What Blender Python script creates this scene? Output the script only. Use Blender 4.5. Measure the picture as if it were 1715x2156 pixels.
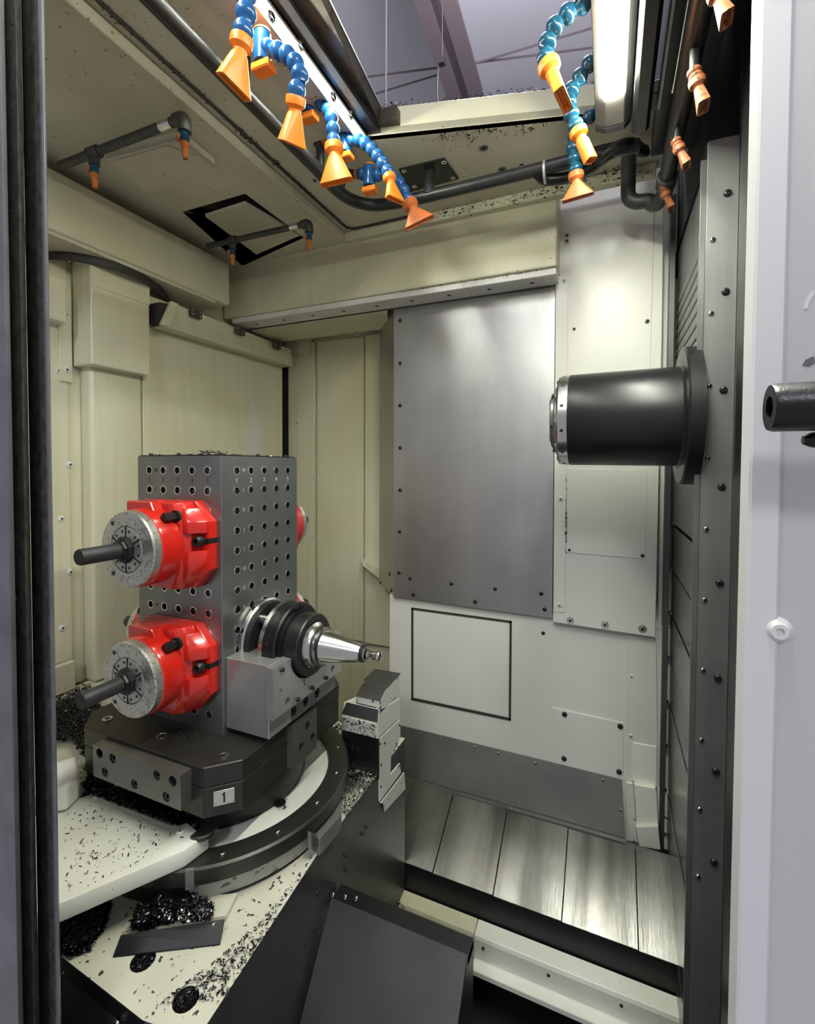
import bpy, bmesh, math, random
import numpy as np
from mathutils import Vector, Matrix
random.seed(7); np.random.seed(7)
for o in list(bpy.data.objects): bpy.data.objects.remove(o)
S = bpy.context.scene
COL = S.collection
PI = math.pi

# ---------------------------------------------------------------- camera
FPX, CX, CY = 991.998, 849.544, 1012.833
RX, RY, RZ = 1.54327690, -0.00392480, 0.410236906
cam = bpy.data.cameras.new('camera'); camo = bpy.data.objects.new('camera', cam); COL.objects.link(camo)
cam.sensor_fit = 'HORIZONTAL'; cam.sensor_width = 36; cam.lens = FPX * 36 / 1715
cam.shift_x = (857.5 - CX) / 1715; cam.shift_y = -(1078 - CY) / 1715
cam.clip_start = 0.01
camo.location = (0, 0, 1.6); camo.rotation_euler = (RX, RY, RZ)
S.camera = camo
# ---------------------------------------------------------------- world + exposure
w = bpy.data.worlds.new('world'); S.world = w; w.use_nodes = True
bg = w.node_tree.nodes['Background']; bg.inputs[0].default_value = (0.92, 0.92, 1.0, 1); bg.inputs[1].default_value = 0.30
S.view_settings.view_transform = 'Standard'; S.view_settings.look = 'None'
S.view_settings.gamma = 1; S.view_settings.use_curve_mapping = False; S.view_settings.exposure = 0.38
LED_MAIN, LED_SIDE = 130.0, 150.0
def fill_lamp(name, loc, power, col, label):
    l = bpy.data.lights.new(name, 'POINT'); l.shadow_soft_size = 0.35; l.energy = power; l.color = col
    o = bpy.data.objects.new(name, l); COL.objects.link(o); o.location = loc
    o['label'] = label; o['category'] = 'light'; o['group'] = 'added fill lamps'
    return o
# unseen fill lamps added over the roof opening and over the aisle behind
fill_lamp('fill_light', (-0.6, 2.6, 5.0), 150, (0.93, 0.93, 1.0), 'added unseen fill lamp above the machine roof')
fill_lamp('fill_light', (0.2, -3.2, 4.4), 185, (0.93, 0.93, 1.0), 'added unseen fill lamp over the aisle in front of the machine')

# ---------------------------------------------------------------- pixel helpers (the photograph's 1715x2156 frame)
MR = np.array(Matrix.Rotation(RZ, 3, 'Z') @ Matrix.Rotation(RY, 3, 'Y') @ Matrix.Rotation(RX, 3, 'X'))
CAMP = np.array([0, 0, 1.6])
def ray(px, py): return MR @ np.array([(px - CX) / FPX, -(py - CY) / FPX, -1.0])
def W(px, py, x=None, y=None, z=None):
    d = ray(px, py)
    t = (x / d[0]) if x is not None else ((y / d[1]) if y is not None else ((z - 1.6) / d[2]))
    return Vector(CAMP + t * d)
def WP(px, py, n, d0):
    r = ray(px, py); n = np.array(n, float); t = (d0 - n @ CAMP) / (n @ r); return Vector(CAMP + t * r)

# ---------------------------------------------------------------- materials
MATS = {}
def mat(name, col, rough=0.5, metal=0.0, var=None, speck=None, bump=None, streak=None, emit=None, coat=0, spec=None, patch=None, brush=None):
    """var=(col2,scale,amount) cloudy; streak=(col2,amount,scale_xy,scale_z) vertical runs; speck=(col,scale,thresh) dots; patch=(col,scale,thresh) flaked paint"""
    m = bpy.data.materials.new(name); m.use_nodes = True; MATS[name] = m
    nt = m.node_tree; N = nt.nodes; L = nt.links; b = N['Principled BSDF']
    b.inputs['Roughness'].default_value = rough; b.inputs['Metallic'].default_value = metal
    if coat: b.inputs['Coat Weight'].default_value = coat; b.inputs['Coat Roughness'].default_value = 0.12
    if spec is not None: b.inputs['Specular IOR Level'].default_value = spec
    geo = N.new('ShaderNodeNewGeometry')
    cur = None
    def rgb(c): 
        n = N.new('ShaderNodeRGB'); n.outputs[0].default_value = (*c, 1); return n.outputs[0]
    def mapped(sc):
        mp = N.new('ShaderNodeMapping'); mp.inputs['Scale'].default_value = sc; L.new(geo.outputs['Position'], mp.inputs['Vector']); return mp.outputs[0]
    def noise(sc, scale, detail=4):
        t = N.new('ShaderNodeTexNoise'); t.inputs['Scale'].default_value = scale; t.inputs['Detail'].default_value = detail
        L.new(mapped(sc), t.inputs['Vector']); return t.outputs['Fac']
    def ramp(f, a, c):
        r = N.new('ShaderNodeMapRange'); r.inputs['From Min'].default_value = a; r.inputs['From Max'].default_value = c
        L.new(f, r.inputs['Value']); return r.outputs[0]
    def mul(f, k):
        r = N.new('ShaderNodeMath'); r.operation = 'MULTIPLY'; r.inputs[1].default_value = k; L.new(f, r.inputs[0]); return r.outputs[0]
    def mix(f, a, c):
        r = N.new('ShaderNodeMix'); r.data_type = 'RGBA'; L.new(f, r.inputs['Factor']); L.new(a, r.inputs[6]); L.new(c, r.inputs[7]); return r.outputs[2]
    cur = rgb(col)
    if var: cur = mix(mul(ramp(noise((1, 1, 1), var[1]), 0.35, 0.68), var[2]), cur, rgb(var[0]))
    if streak: cur = mix(mul(ramp(noise((1, 1, streak[3] / streak[2]), streak[2], 5), 0.48, 0.75), streak[1]), cur, rgb(streak[0]))
    if brush: cur = mix(mul(ramp(noise(brush[2], brush[3], 4), 0.4, 0.62), brush[1]), cur, rgb(brush[0]))
    if patch: cur = mix(ramp(noise((1, 1, 1), patch[1], 6), patch[2], patch[2] + 0.02), cur, rgb(patch[0]))
    if speck: cur = mix(ramp(noise((1, 1, 1), speck[1], 2), speck[2], speck[2] + 0.03), cur, rgb(speck[0]))
    L.new(cur, b.inputs['Base Color'])
    if bump:
        bp = N.new('ShaderNodeBump'); bp.inputs['Strength'].default_value = bump[1]; bp.inputs['Distance'].default_value = 0.002
        L.new(noise(bump[2] if len(bump) > 2 else (1, 1, 1), bump[0], 3), bp.inputs['Height']); L.new(bp.outputs[0], b.inputs['Normal'])
    if emit: b.inputs['Emission Color'].default_value = (*emit[0], 1); b.inputs['Emission Strength'].default_value = emit[1]
    return m
mat('cream', (0.66, 0.645, 0.47), 0.38, streak=((0.46, 0.40, 0.24), 0.22, 20, 1.2), var=((0.56, 0.52, 0.35), 3, 0.5), speck=((0.12, 0.10, 0.07), 120, 0.735))
mat('cream_wall', (0.71, 0.695, 0.53), 0.35, streak=((0.50, 0.42, 0.22), 0.22, 45, 1.4), var=((0.62, 0.58, 0.36), 2.2, 0.6))
mat('cream_ceiling', (0.60, 0.575, 0.45), 0.42, var=((0.44, 0.40, 0.28), 4, 0.55), speck=((0.30, 0.23, 0.12), 80, 0.685))
mat('white_paint', (0.74, 0.735, 0.69), 0.32, var=((0.62, 0.61, 0.55), 3, 0.4), speck=((0.06, 0.06, 0.06), 150, 0.76))
mat('bright_white', (0.86, 0.86, 0.79), 0.35, var=((0.72, 0.71, 0.62), 5, 0.4), speck=((0.05, 0.05, 0.05), 140, 0.75))
mat('flaked_white', (0.70, 0.70, 0.65), 0.35, patch=((0.035, 0.036, 0.037), 55, 0.64))
mat('flaked_dark', (0.045, 0.046, 0.048), 0.35, patch=((0.60, 0.60, 0.55), 45, 0.60), metal=0.0)
mat('speckled_white', (0.66, 0.66, 0.60), 0.35, patch=((0.035, 0.036, 0.037), 130, 0.56))
mat('guard_grey', (0.36, 0.36, 0.34), 0.4, patch=((0.08, 0.08, 0.08), 40, 0.60))
mat('bed_paint', (0.70, 0.69, 0.58), 0.4, var=((0.5, 0.48, 0.38), 6, 0.6), speck=((0.05, 0.05, 0.05), 75, 0.655))
mat('galvanised', (0.47, 0.47, 0.465), 0.34, 0.85, var=((0.33, 0.33, 0.335), 3.5, 0.7), bump=(420, 0.35), streak=((0.56, 0.55, 0.53), 0.4, 9, 0.8))
mat('steel', (0.25, 0.255, 0.255), 0.3, 0.7, var=((0.15, 0.153, 0.153), 7, 0.65), bump=(300, 0.06))
mat('steel_dark', (0.13, 0.132, 0.135), 0.42, 0.75, var=((0.075, 0.075, 0.078), 7, 0.6), bump=(350, 0.1))
mat('steel_strip', (0.20, 0.20, 0.205), 0.42, 0.4, var=((0.13, 0.13, 0.135), 5, 0.6), streak=((0.28, 0.28, 0.28), 0.4, 30, 0.7))
mat('slat_steel', (0.30, 0.30, 0.29), 0.26, 0.9, var=((0.14, 0.14, 0.135), 6, 0.6), brush=((0.06, 0.058, 0.055), 0.75, (1, .09, .09), 9), bump=(200, 0.12, (1, 0.06, 0.06)))
mat('deflector_steel', (0.23, 0.24, 0.22), 0.4, 0.6, var=((0.13, 0.135, 0.125), 4, 0.7), bump=(200, 0.1))
mat('cover_steel', (0.10, 0.10, 0.105), 0.36, 0.7, var=((0.06, 0.06, 0.062), 5, 0.7), bump=(300, 0.08))
mat('bright_steel', (0.66, 0.66, 0.64), 0.2, 1.0, var=((0.45, 0.45, 0.43), 30, 0.4))
mat('etched_steel', (0.62, 0.62, 0.58), 0.35, 0.8, var=((0.5, 0.5, 0.46), 30, .5), patch=((0.36, 0.36, 0.33), 170, 0.56))
mat('aluminium', (0.54, 0.54, 0.525), 0.3, 0.7, var=((0.40, 0.40, 0.385), 9, 0.7), bump=(260, 0.08))
mat('pallet_steel', (0.06, 0.058, 0.053), 0.38, 0.6, var=((0.036, 0.034, 0.030), 8, 0.6), bump=(320, 0.1))
mat('block_steel', (0.21, 0.21, 0.20), 0.4, 0.75, var=((0.2, 0.2, 0.19), 14, 0.5))
mat('red_paint', (0.72, 0.022, 0.012), 0.22, coat=0.6, var=((0.60, 0.016, 0.010), 12, 0.5))
mat('black_oxide', (0.022, 0.022, 0.024), 0.36, 0.4, var=((0.04, 0.04, 0.042), 20, 0.5))
mat('black_satin', (0.011, 0.011, 0.013), 0.33, 0.2, bump=(500, 0.1))
mat('rod_black', (0.035, 0.036, 0.04), 0.5, 0.2, var=((0.06, 0.06, 0.065), 40, 0.5))
mat('rubber', (0.02, 0.021, 0.022), 0.35, bump=(300, 0.15), var=((0.05, 0.05, 0.05), 30, 0.3))
mat('pit', (0.02, 0.02, 0.021), 0.6)
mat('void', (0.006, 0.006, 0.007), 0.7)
mat('seal', (0.03, 0.029, 0.024), 0.6, bump=(150, 0.6))
mat('blue_plastic', (0.012, 0.10, 0.30), 0.28, coat=0.3)
mat('teal_plastic', (0.005, 0.06, 0.11), 0.22, coat=0.3)
mat('orange_plastic', (0.92, 0.24, 0.02), 0.4)
mat('orange_dirty', (0.55, 0.15, 0.035), 0.5, speck=((0.06, 0.05, 0.04), 160, 0.66))
mat('orange_shaded_grimy', (0.33, 0.10, 0.035), 0.55, var=((0.16, 0.06, 0.03), 60, 0.6), speck=((0.03, 0.025, 0.02), 160, 0.60))  # grimy orange, base darkened to paint in the shade right of the work light
mat('collet_steel', (0.50, 0.50, 0.49), 0.38, 0.6)
mat('pipe_grey', (0.055, 0.058, 0.055), 0.45, 0.4, var=((0.1, 0.1, 0.09), 30, 0.5))
mat('chip', (0.035, 0.036, 0.04), 0.25, 0.85)
mat('chip_bright', (0.32, 0.32, 0.32), 0.22, 1.0)
mat('number_plate', (0.62, 0.62, 0.58), 0.35, 0.6)
mat('ink', (0.01, 0.01, 0.01), 0.5)
mat('etch', (0.05, 0.05, 0.052), 0.6)
mat('etch_light', (0.6, 0.6, 0.6), 0.4, 0.5)
mat('shed_roof', (0.52, 0.51, 0.56), 0.7, var=((0.44, 0.43, 0.48), 0.6, 0.6))
mat('shed_beam', (0.11, 0.085, 0.095), 0.6)
mat('rust_cover', (0.10, 0.085, 0.06), 0.4, 0.4, speck=((0.06, 0.035, 0.015), 35, 0.6), var=((0.05, 0.045, 0.035), 8, 0.6))
mat('door_paint', (0.60, 0.60, 0.61), 0.3, bump=(220, 0.12), coat=0.2)
mat('door_edge', (0.76, 0.75, 0.77), 0.4)
mat('plastic_white', (0.78, 0.78, 0.77), 0.35)
mat('jamb_metal', (0.19, 0.195, 0.22), 0.4, 0.3, var=((0.09, 0.09, 0.105), 15, 0.5))
mat('jamb_dirty', (0.12, 0.12, 0.11), 0.5, 0.2, var=((0.02, 0.02, 0.02), 60, 0.7), bump=(250, 0.4))
mat('lamp_lens', (1, 1, 0.95), 0.3, emit=((0.98, 1.0, 0.84), LED_MAIN))
mat('strip_lens', (1, 1, 0.95), 0.3, emit=((0.98, 1.0, 0.84), LED_SIDE))
mat('lamp_shell', (0.30, 0.30, 0.28), 0.35, 0.5)
mat('rust_line', (0.16, 0.12, 0.05), 0.6)

# ---------------------------------------------------------------- builders
ORG = {}
def tag(o, label=None, cat=None, group=None, kind=None):
    if label: o['label'] = label
    if cat: o['category'] = cat
    if group: o['group'] = group
    if kind: o['kind'] = kind
    return o
def thing(name, loc, label, cat, group=None):
    o = bpy.data.objects.new(name, None); COL.objects.link(o); o.location = loc; o.empty_display_size = 0.05
    ORG[o.name] = Vector(loc); return tag(o, label, cat, group)
def obj(name, bm, m, parent=None, smooth=False, origin=None):
    """bm (world coordinates) -> one mesh object; bm may be (verts, faces)"""
    if isinstance(bm, tuple):
        me = bpy.data.meshes.new(name); me.from_pydata([tuple(v) for v in bm[0]], [], bm[1])
    else:
        bmesh.ops.recalc_face_normals(bm, faces=bm.faces)
        me = bpy.data.meshes.new(name); bm.to_mesh(me); bm.free()
    n = len(me.vertices); co = np.empty(n * 3); me.vertices.foreach_get('co', co); co = co.reshape(-1, 3)
    c = Vector((co.min(0) + co.max(0)) / 2) if origin is None else Vector(origin)
    me.vertices.foreach_set('co', (co - np.array(c)).ravel()); me.update()
    if smooth is True:
        me.polygons.foreach_set('use_smooth', [True] * len(me.polygons))
    elif smooth:
        me.polygons.foreach_set('use_smooth', [True] * len(me.polygons)); me.set_sharp_from_angle(angle=math.radians(smooth))
    me.materials.append(MATS[m])
    o = bpy.data.objects.new(name, me); COL.objects.link(o)
    if parent: o.parent = parent; o.location = c - ORG[parent.name]
    else: o.location = c
    ORG[o.name] = c
    return o
def bm_from(vs, fs):
    b = bmesh.new(); v = [b.verts.new(tuple(p)) for p in vs]
    for f in fs: b.faces.new([v[i] for i in f])
    return b
def bevel(b, w, seg=1, angle=30):
    if w:
        bmesh.ops.recalc_face_normals(b, faces=b.faces)
        es = [e for e in b.edges if len(e.link_faces) == 2 and e.calc_face_angle(0) > math.radians(angle)]
        bmesh.ops.bevel(b, geom=es, offset=w, segments=seg, affect='EDGES', profile=0.5, clamp_overlap=True)
    return b
def box(x0, x1, y0, y1, z0, z1, bv=0.0, seg=1):
    vs = [(x, y, z) for x in (x0, x1) for y in (y0, y1) for z in (z0, z1)]
    return bevel(bm_from(vs, [(0, 1, 3, 2), (4, 6, 7, 5), (0, 4, 5, 1), (2, 3, 7, 6), (0, 2, 6, 4), (1, 5, 7, 3)]), bv, seg)
def prism(pts, off, bv=0.0, seg=1):
    """closed 3D polygon extruded by vector off"""
    n = len(pts); off = Vector(off); vs = [Vector(p) for p in pts] + [Vector(p) + off for p in pts]
    fs = [tuple(range(n)), tuple(range(2 * n - 1, n - 1, -1))] + [(i, (i + 1) % n, n + (i + 1) % n, n + i) for i in range(n)]
    return bevel(bm_from(vs, fs), bv, seg)
def frame_for(d):
    d = Vector(d).normalized(); u = d.orthogonal().normalized()
    if abs(d.z) < 0.9: u = Vector((0, 0, 1)).cross(d).normalized()
    return d, u, d.cross(u)
def lathe(o, d, prof, n=32, bm=None, caps=True, phase=0.0):
    """profile [(t, r)] along direction d from o"""
    d, u, v = frame_for(d); o = Vector(o); b = bm or bmesh.new(); rings = []
    for t, r in prof:
        if r < 1e-6: rings.append([b.verts.new(o + d * t)])
        else: rings.append([b.verts.new(o + d * t + (u * math.cos(2 * PI * k / n + phase) + v * math.sin(2 * PI * k / n + phase)) * r) for k in range(n)])
    for a, c in zip(rings, rings[1:]):
        for k in range(n):
            k2 = (k + 1) % n
            if len(a) == 1 and len(c) == 1: continue
            if len(a) == 1: b.faces.new((a[0], c[k2], c[k]))
            elif len(c) == 1: b.faces.new((a[k], a[k2], c[0]))
            else: b.faces.new((a[k], a[k2], c[k2], c[k]))
    if caps:
        if len(rings[0]) > 1: b.faces.new(rings[0][::-1])
        if len(rings[-1]) > 1: b.faces.new(rings[-1])
    return b
def smooth_path(pts, k=6):
    P = [Vector(p) for p in pts]; out = []
    for i in range(len(P) - 1):
        p0 = P[max(i - 1, 0)]; p1 = P[i]; p2 = P[i + 1]; p3 = P[min(i + 2, len(P) - 1)]
        for s in range(k):
            t = s / k
            out.append(0.5 * ((2 * p1) + (p2 - p0) * t + (2 * p0 - 5 * p1 + 4 * p2 - p3) * t * t + (3 * p1 - p0 - 3 * p2 + p3) * t ** 3))
    return out + [P[-1]]
def tube(path, r, n=14, bm=None):
    b = bm or bmesh.new(); P = [Vector(p) for p in path]; rings = []; u = None
    for i, p in enumerate(P):
        d = (P[min(i + 1, len(P) - 1)] - P[max(i - 1, 0)]).normalized()
        u = d.orthogonal().normalized() if u is None else (u - d * u.dot(d)).normalized()
        v = d.cross(u); rr = r[i] if isinstance(r, (list, tuple)) else r
        rings.append([b.verts.new(p + (u * math.cos(2 * PI * k / n) + v * math.sin(2 * PI * k / n)) * rr) for k in range(n)])
    for a, c in zip(rings, rings[1:]):
        for k in range(n): b.faces.new((a[k], a[(k + 1) % n], c[(k + 1) % n], c[k]))
    b.faces.new(rings[0][::-1]); b.faces.new(rings[-1]); return b
def holed(o, u, v, outline, holes, bm=None):
    """flat face at o with axes u, v: outline [(a,b)], holes [(a,b,r) or [(a,b)..]]"""
    b = bm or bmesh.new(); o = Vector(o); u = Vector(u); v = Vector(v); es = []
    def loop(pts):
        vs = [b.verts.new(o + u * p[0] + v * p[1]) for p in pts]
        for i in range(len(vs)): es.append(b.edges.new((vs[i], vs[(i + 1) % len(vs)])))
    loop(outline)
    for h in holes:
        if isinstance(h, tuple): loop([(h[0] + h[2] * math.cos(2 * PI * k / 16), h[1] + h[2] * math.sin(2 * PI * k / 16)) for k in range(16)])
        else: loop(h)
    bmesh.ops.triangle_fill(b, use_beauty=True, use_dissolve=False, edges=es); return b
# shared small hardware meshes (axis +Z out of the surface)
HW = {}
def hw_mesh(key, prof, m, n=12, phase=0.0, smooth=40, inner=None, inner_m='void'):
    b = lathe((0, 0, 0), (0, 0, 1), prof, n, caps=False, phase=phase); bmesh.ops.recalc_face_normals(b, faces=b.faces)
    if inner:
        for f in b.faces:
            if max(math.hypot(v.co.x, v.co.y) for v in f.verts) <= inner + 1e-4: f.material_index = 1
    me = bpy.data.meshes.new(key); b.to_mesh(me); b.free()
    me.polygons.foreach_set('use_smooth', [True] * len(me.polygons)); me.set_sharp_from_angle(angle=math.radians(smooth))
    me.materials.append(MATS[m])
    if inner: me.materials.append(MATS[inner_m])
    HW[key] = me
for k_, m_ in (('button_dark', 'black_oxide'), ('button_steel', 'bright_steel')):
    hw_mesh(k_, [(0, 1), (0.25, 1), (0.55, 0.75), (0.65, 0.45), (0.3, 0.42), (0.3, 0)], m_, inner=.45)
hw_mesh('button_cream', [(0, 1.3), (0.1, 1.3), (0.12, 1), (0.35, 1), (0.6, 0.75), (0.65, 0.4), (0.3, 0.38), (0.3, 0)], 'white_paint', inner=.4, inner_m='pipe_grey')
hw_mesh('washer_bolt', [(0, 1.5), (0.15, 1.5), (0.15, 1.0), (0.7, 1.0), (0.85, 0.85), (0.85, 0.5), (0.4, 0.48), (0.4, 0)], 'bright_steel', inner=.5)
hw_mesh('cap_screw', [(0, 1), (1.1, 1), (1.25, 0.88), (1.25, 0.55), (0.6, 0.5), (0.6, 0)], 'black_oxide', 14, inner=.55)
hw_mesh('cap_steel', [(0, 1), (1.1, 1), (1.25, 0.88), (1.25, 0.55), (0.6, 0.5), (0.6, 0)], 'steel', 14, inner=.55)
# screw heads sunk in a counterbore (the plate itself is cut open for these)
hw_mesh('sunk_screw', [(0.0, 1.0), (-0.55, 1.0), (-0.55, 0.80), (-0.25, 0.78), (-0.25, 0.45), (-0.8, 0.42), (-0.8, 0)], 'steel_dark', 18, inner=.45)
hw_mesh('bore', [(0.0, 1.0), (-2.5, 1.0), (-2.5, 0)], 'steel_dark', 18, inner_m='void')
hw_mesh('bright_bore', [(0.0, 1.0), (-1.2, 1.0), (-1.2, 0)], 'aluminium', 18)
# flush screws whose heads stand a hair proud
hw_mesh('flush_dark', [(0, 1.0), (0.07, 0.98), (0.07, 0.80), (0.03, 0.78), (0.05, 0.5), (0.05, 0.45), (0.01, 0.44), (0.01, 0)], 'steel_dark', 16, inner=.45)
hw_mesh('flush_steel', [(0, 1.0), (0.09, 0.98), (0.09, 0.80), (0.03, 0.78), (0.06, 0.5), (0.06, 0.45), (0.01, 0.44), (0.01, 0)], 'bright_steel', 16, inner=.45)
hw_mesh('dark_hole', [(0, 1.0), (0.05, 0.96), (0.05, 0.86), (0.01, 0.84), (0.01, 0)], 'steel_dark', 14, inner=.86)
hw_mesh('insert', [(-0.05, 1.12), (0.08, 1.08), (0.08, 0.80), (-0.25, 0.74), (-2.2, 0.74), (-2.2, 0)], 'bright_steel', 18)
hw_mesh('hex_bolt', [(0, 1), (2.6, 1), (2.8, 0.85), (2.8, 0)], 'black_oxide', 6, smooth=20)
hw_mesh('rivet', [(0, 1), (0.4, 0.8), (0.6, 0.3), (0.6, 0)], 'bright_steel', 10)
def holed_prism(o, u, v, n, outline, holes, t, bv=0):
    """plate: front face at o (outward normal n) cut with round holes, thickness t behind it"""
    b = holed(o, u, v, outline, holes); o, u, v, n = Vector(o), Vector(u), Vector(v), Vector(n)
    f = [b.verts.new(o + u * p[0] + v * p[1]) for p in outline]; k = [b.verts.new(q.co - n * t) for q in f]; m = len(f)
    for i in range(m): b.faces.new((f[i], f[(i + 1) % m], k[(i + 1) % m], k[i]))
    b.faces.new(k); bmesh.ops.remove_doubles(b, verts=b.verts, dist=1e-5); return b
def hw(key, name, parent, pos, nrm, r):
    o = bpy.data.objects.new(name, HW[key]); COL.objects.link(o); o.parent = parent
    d, u, v = frame_for(nrm)
    R = Matrix((u, v, d)).transposed().to_4x4()
    o.matrix_local = Matrix.Translation(Vector(pos) - ORG[parent.name]) @ R @ Matrix.Scale(r, 4)
    return o
def copy_tree(o, parent=None):
    c = o.copy(); COL.objects.link(c); c.parent = parent
    for ch in list(o.children): copy_tree(ch, c)
    return c
def text_mesh(name, s, size, pos, right, up, m, parent, depth=0.0004):
    cu = bpy.data.curves.new(name, 'FONT'); cu.body = s; cu.size = size; cu.align_x = 'CENTER'; cu.align_y = 'CENTER'; cu.extrude = depth
    t = bpy.data.objects.new(name, cu); COL.objects.link(t); bpy.context.view_layer.update()
    me = bpy.data.meshes.new_from_object(t); bpy.data.objects.remove(t)
    me.materials.clear(); me.materials.append(MATS[m])
    o = bpy.data.objects.new(name, me); COL.objects.link(o); o.parent = parent
    right = Vector(right); up = Vector(up); R = Matrix((right, up, right.cross(up))).transposed().to_4x4()
    o.matrix_local = Matrix.Translation(Vector(pos) - ORG[parent.name]) @ R
    ORG[o.name] = Vector(pos); return o
def chips(name, pts, size, m, label=None, parent=None, cat='metal chips', flat=0.6):
    """one mesh of little curled turnings"""
    vs = []; fs = []
    for p in pts:
        L = size * random.uniform(0.5, 1.5); wd = L * random.uniform(0.18, 0.4); c = L * random.uniform(0.1, 0.45)
        M = Matrix.Rotation(random.uniform(0, 2 * PI), 3, 'Z') @ Matrix.Rotation(random.gauss(0, flat), 3, 'X') @ Matrix.Rotation(random.gauss(0, flat * 0.5), 3, 'Y')
        i0 = len(vs)
        for t in (-0.5, -0.17, 0.17, 0.5):
            for s in (-0.5, 0.5):
                vs.append(Vector(p) + M @ Vector((t * L, s * wd, c * (0.25 - t * t) + wd * 0.2)))
        for k in range(3): fs.append((i0 + 2 * k, i0 + 2 * k + 1, i0 + 2 * k + 3, i0 + 2 * k + 2))
    o = obj(name, (vs, fs), m, parent); o['kind'] = 'stuff'
    if label and not parent: tag(o, label, cat)
    return o
def in_poly(n, poly):
    out = []; xs = [p[0] for p in poly]; ys = [p[1] for p in poly]
    while len(out) < n:
        x = random.uniform(min(xs), max(xs)); y = random.uniform(min(ys), max(ys)); c = False; j = len(poly) - 1
        for i in range(len(poly)):
            if (poly[i][1] > y) != (poly[j][1] > y) and x < (poly[j][0] - poly[i][0]) * (y - poly[i][1]) / (poly[j][1] - poly[i][1]) + poly[i][0]: c = not c
            j = i
        if c: out.append((x, y))
    return out
def along(n, a, b, jit):
    a = Vector(a); b = Vector(b)
    return [a.lerp(b, random.random()) + Vector([random.gauss(0, j) for j in jit]) for _ in range(n)]
STR = 'structure'

# ================================================================ THE SETTING
def onY(pts, y): return [W(p[0], p[1], y=y) for p in pts]
def onX(pts, x): return [W(p[0], p[1], x=x) for p in pts]
def onZ(pts, z): return [W(p[0], p[1], z=z) for p in pts]
def struct(name, bm, m, smooth=False): return tag(obj(name, bm, m, smooth=smooth), kind=STR)
NX, NY, NZ = Vector((1, 0, 0)), Vector((0, -1, 0)), Vector((0, 0, 1))

floor = struct('floor', box(-2.1, 0.9, 0.3, 2.3, -0.2, -0.15), 'void')
# ---- back wall: cream recess on the left, lower white sheet wall, bolted panels
wall_back = struct('wall_back', box(-1.75, 1.1, 2.15, 2.2, -0.15, 2.75), 'cream_wall')
xs = [W(p, 900, y=2.13).x for p in (607, 662, 666, 764, 769, 800)]
for a, b_, t in ((xs[0], xs[1], 0.012), (xs[2], xs[3], 0.006), (xs[4], xs[5] + 0.12, 0.016)):
    obj('wall_panel', box(a, b_, 2.14 - t, 2.15, 0.7, 2.27, 0.002), 'cream_wall', wall_back)
obj('corner_gap', box(-1.665, -1.62, 2.12, 2.14, 1.2, 2.16), 'void', wall_back)
for px, py in ((623, 770), (655, 771), (625, 890), (659, 889), (661, 1005), (659, 1130)):
    hw('button_cream', 'bolt', wall_back, W(px, py, y=2.128), NY, 0.0075)
for px, py in ((658, 700), (683, 703), (752, 702)):
    hw('button_cream', 'bolt', wall_back, W(px, py, y=2.12), NY, 0.011)
obj('sheet_tab', prism(onY([(600, 722), (652, 700), (652, 745), (612, 745), (612, 772), (600, 770)], 2.11), (0, 0.02, 0)), 'cream_wall', wall_back)
# diagonal ledge below the cream panels
obj('ledge_strip', prism([(-1.15, 2.10, 1.135), (-1.10, 2.04, 1.115), (-1.0, 2.03, 1.06), (-1.0, 2.10, 1.05), (-1.15, 2.12, 1.10)], (0, 0.03, 0)), 'cream_wall', wall_back)

YL = 1.82
lower = struct('wall_back', box(W(820, 1400, y=YL).x, 0.24, YL, 2.14, -0.15, 1.058), 'white_paint')
# outline of the sealed hatch, its seal, and the bolted access panel
q = onY([(868, 1281), (1075, 1309), (1073, 1514), (868, 1471)], YL)
for i in range(4):
    a, b_ = q[i], q[(i + 1) % 4]; d = (b_ - a).normalized(); n = Vector((0, -1, 0)).cross(d)
    obj('hatch_seal', prism([a - d * .004 + n * .004, b_ + d * .004 + n * .004, b_ + d * .004 - n * .004, a - d * .004 - n * .004], (0, -0.004, 0)), 'seal', lower)
obj('hatch_cover', prism([q[0] + Vector((.008, 0, -.008)), q[1] + Vector((-.008, 0, -.008)), q[2] + Vector((-.008, 0, .008)), q[3] + Vector((.008, 0, .008))], (0, -0.003, 0)), 'white_paint', lower)
ap = obj('access_panel', prism(onY([(1163, 1489), (1312, 1521), (1312, 1642), (1163, 1604)], YL), (0, -0.005, 0), 0.001), 'white_paint', lower)
for px, py in ((1188, 1504), (1305, 1529), (1187, 1597), (1303, 1625)): hw('button_dark', 'bolt', ap, W(px, py, y=YL - .005), NY, 0.0095)
for px, py in ((1143, 1333),): hw('button_dark', 'bolt', lower, W(px, py, y=YL), NY, 0.007)
obj('wall_strip', prism(onY([(1318, 1335), (1380, 1345), (1383, 1580), (1383, 1656), (1318, 1640)], YL), (0, -0.008, 0), 0.001), 'white_paint', lower)
for px, py in ((1329, 1424), (1327, 1549)): hw('button_cream', 'bolt', lower, W(px, py, y=YL - .008), NY, 0.006)
obj('tape_patch', prism(onY([(1331, 1562), (1381, 1571), (1381, 1656), (1331, 1642)], YL - .008), (0, -0.004, 0), 0.001), 'bright_white', lower)
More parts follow.
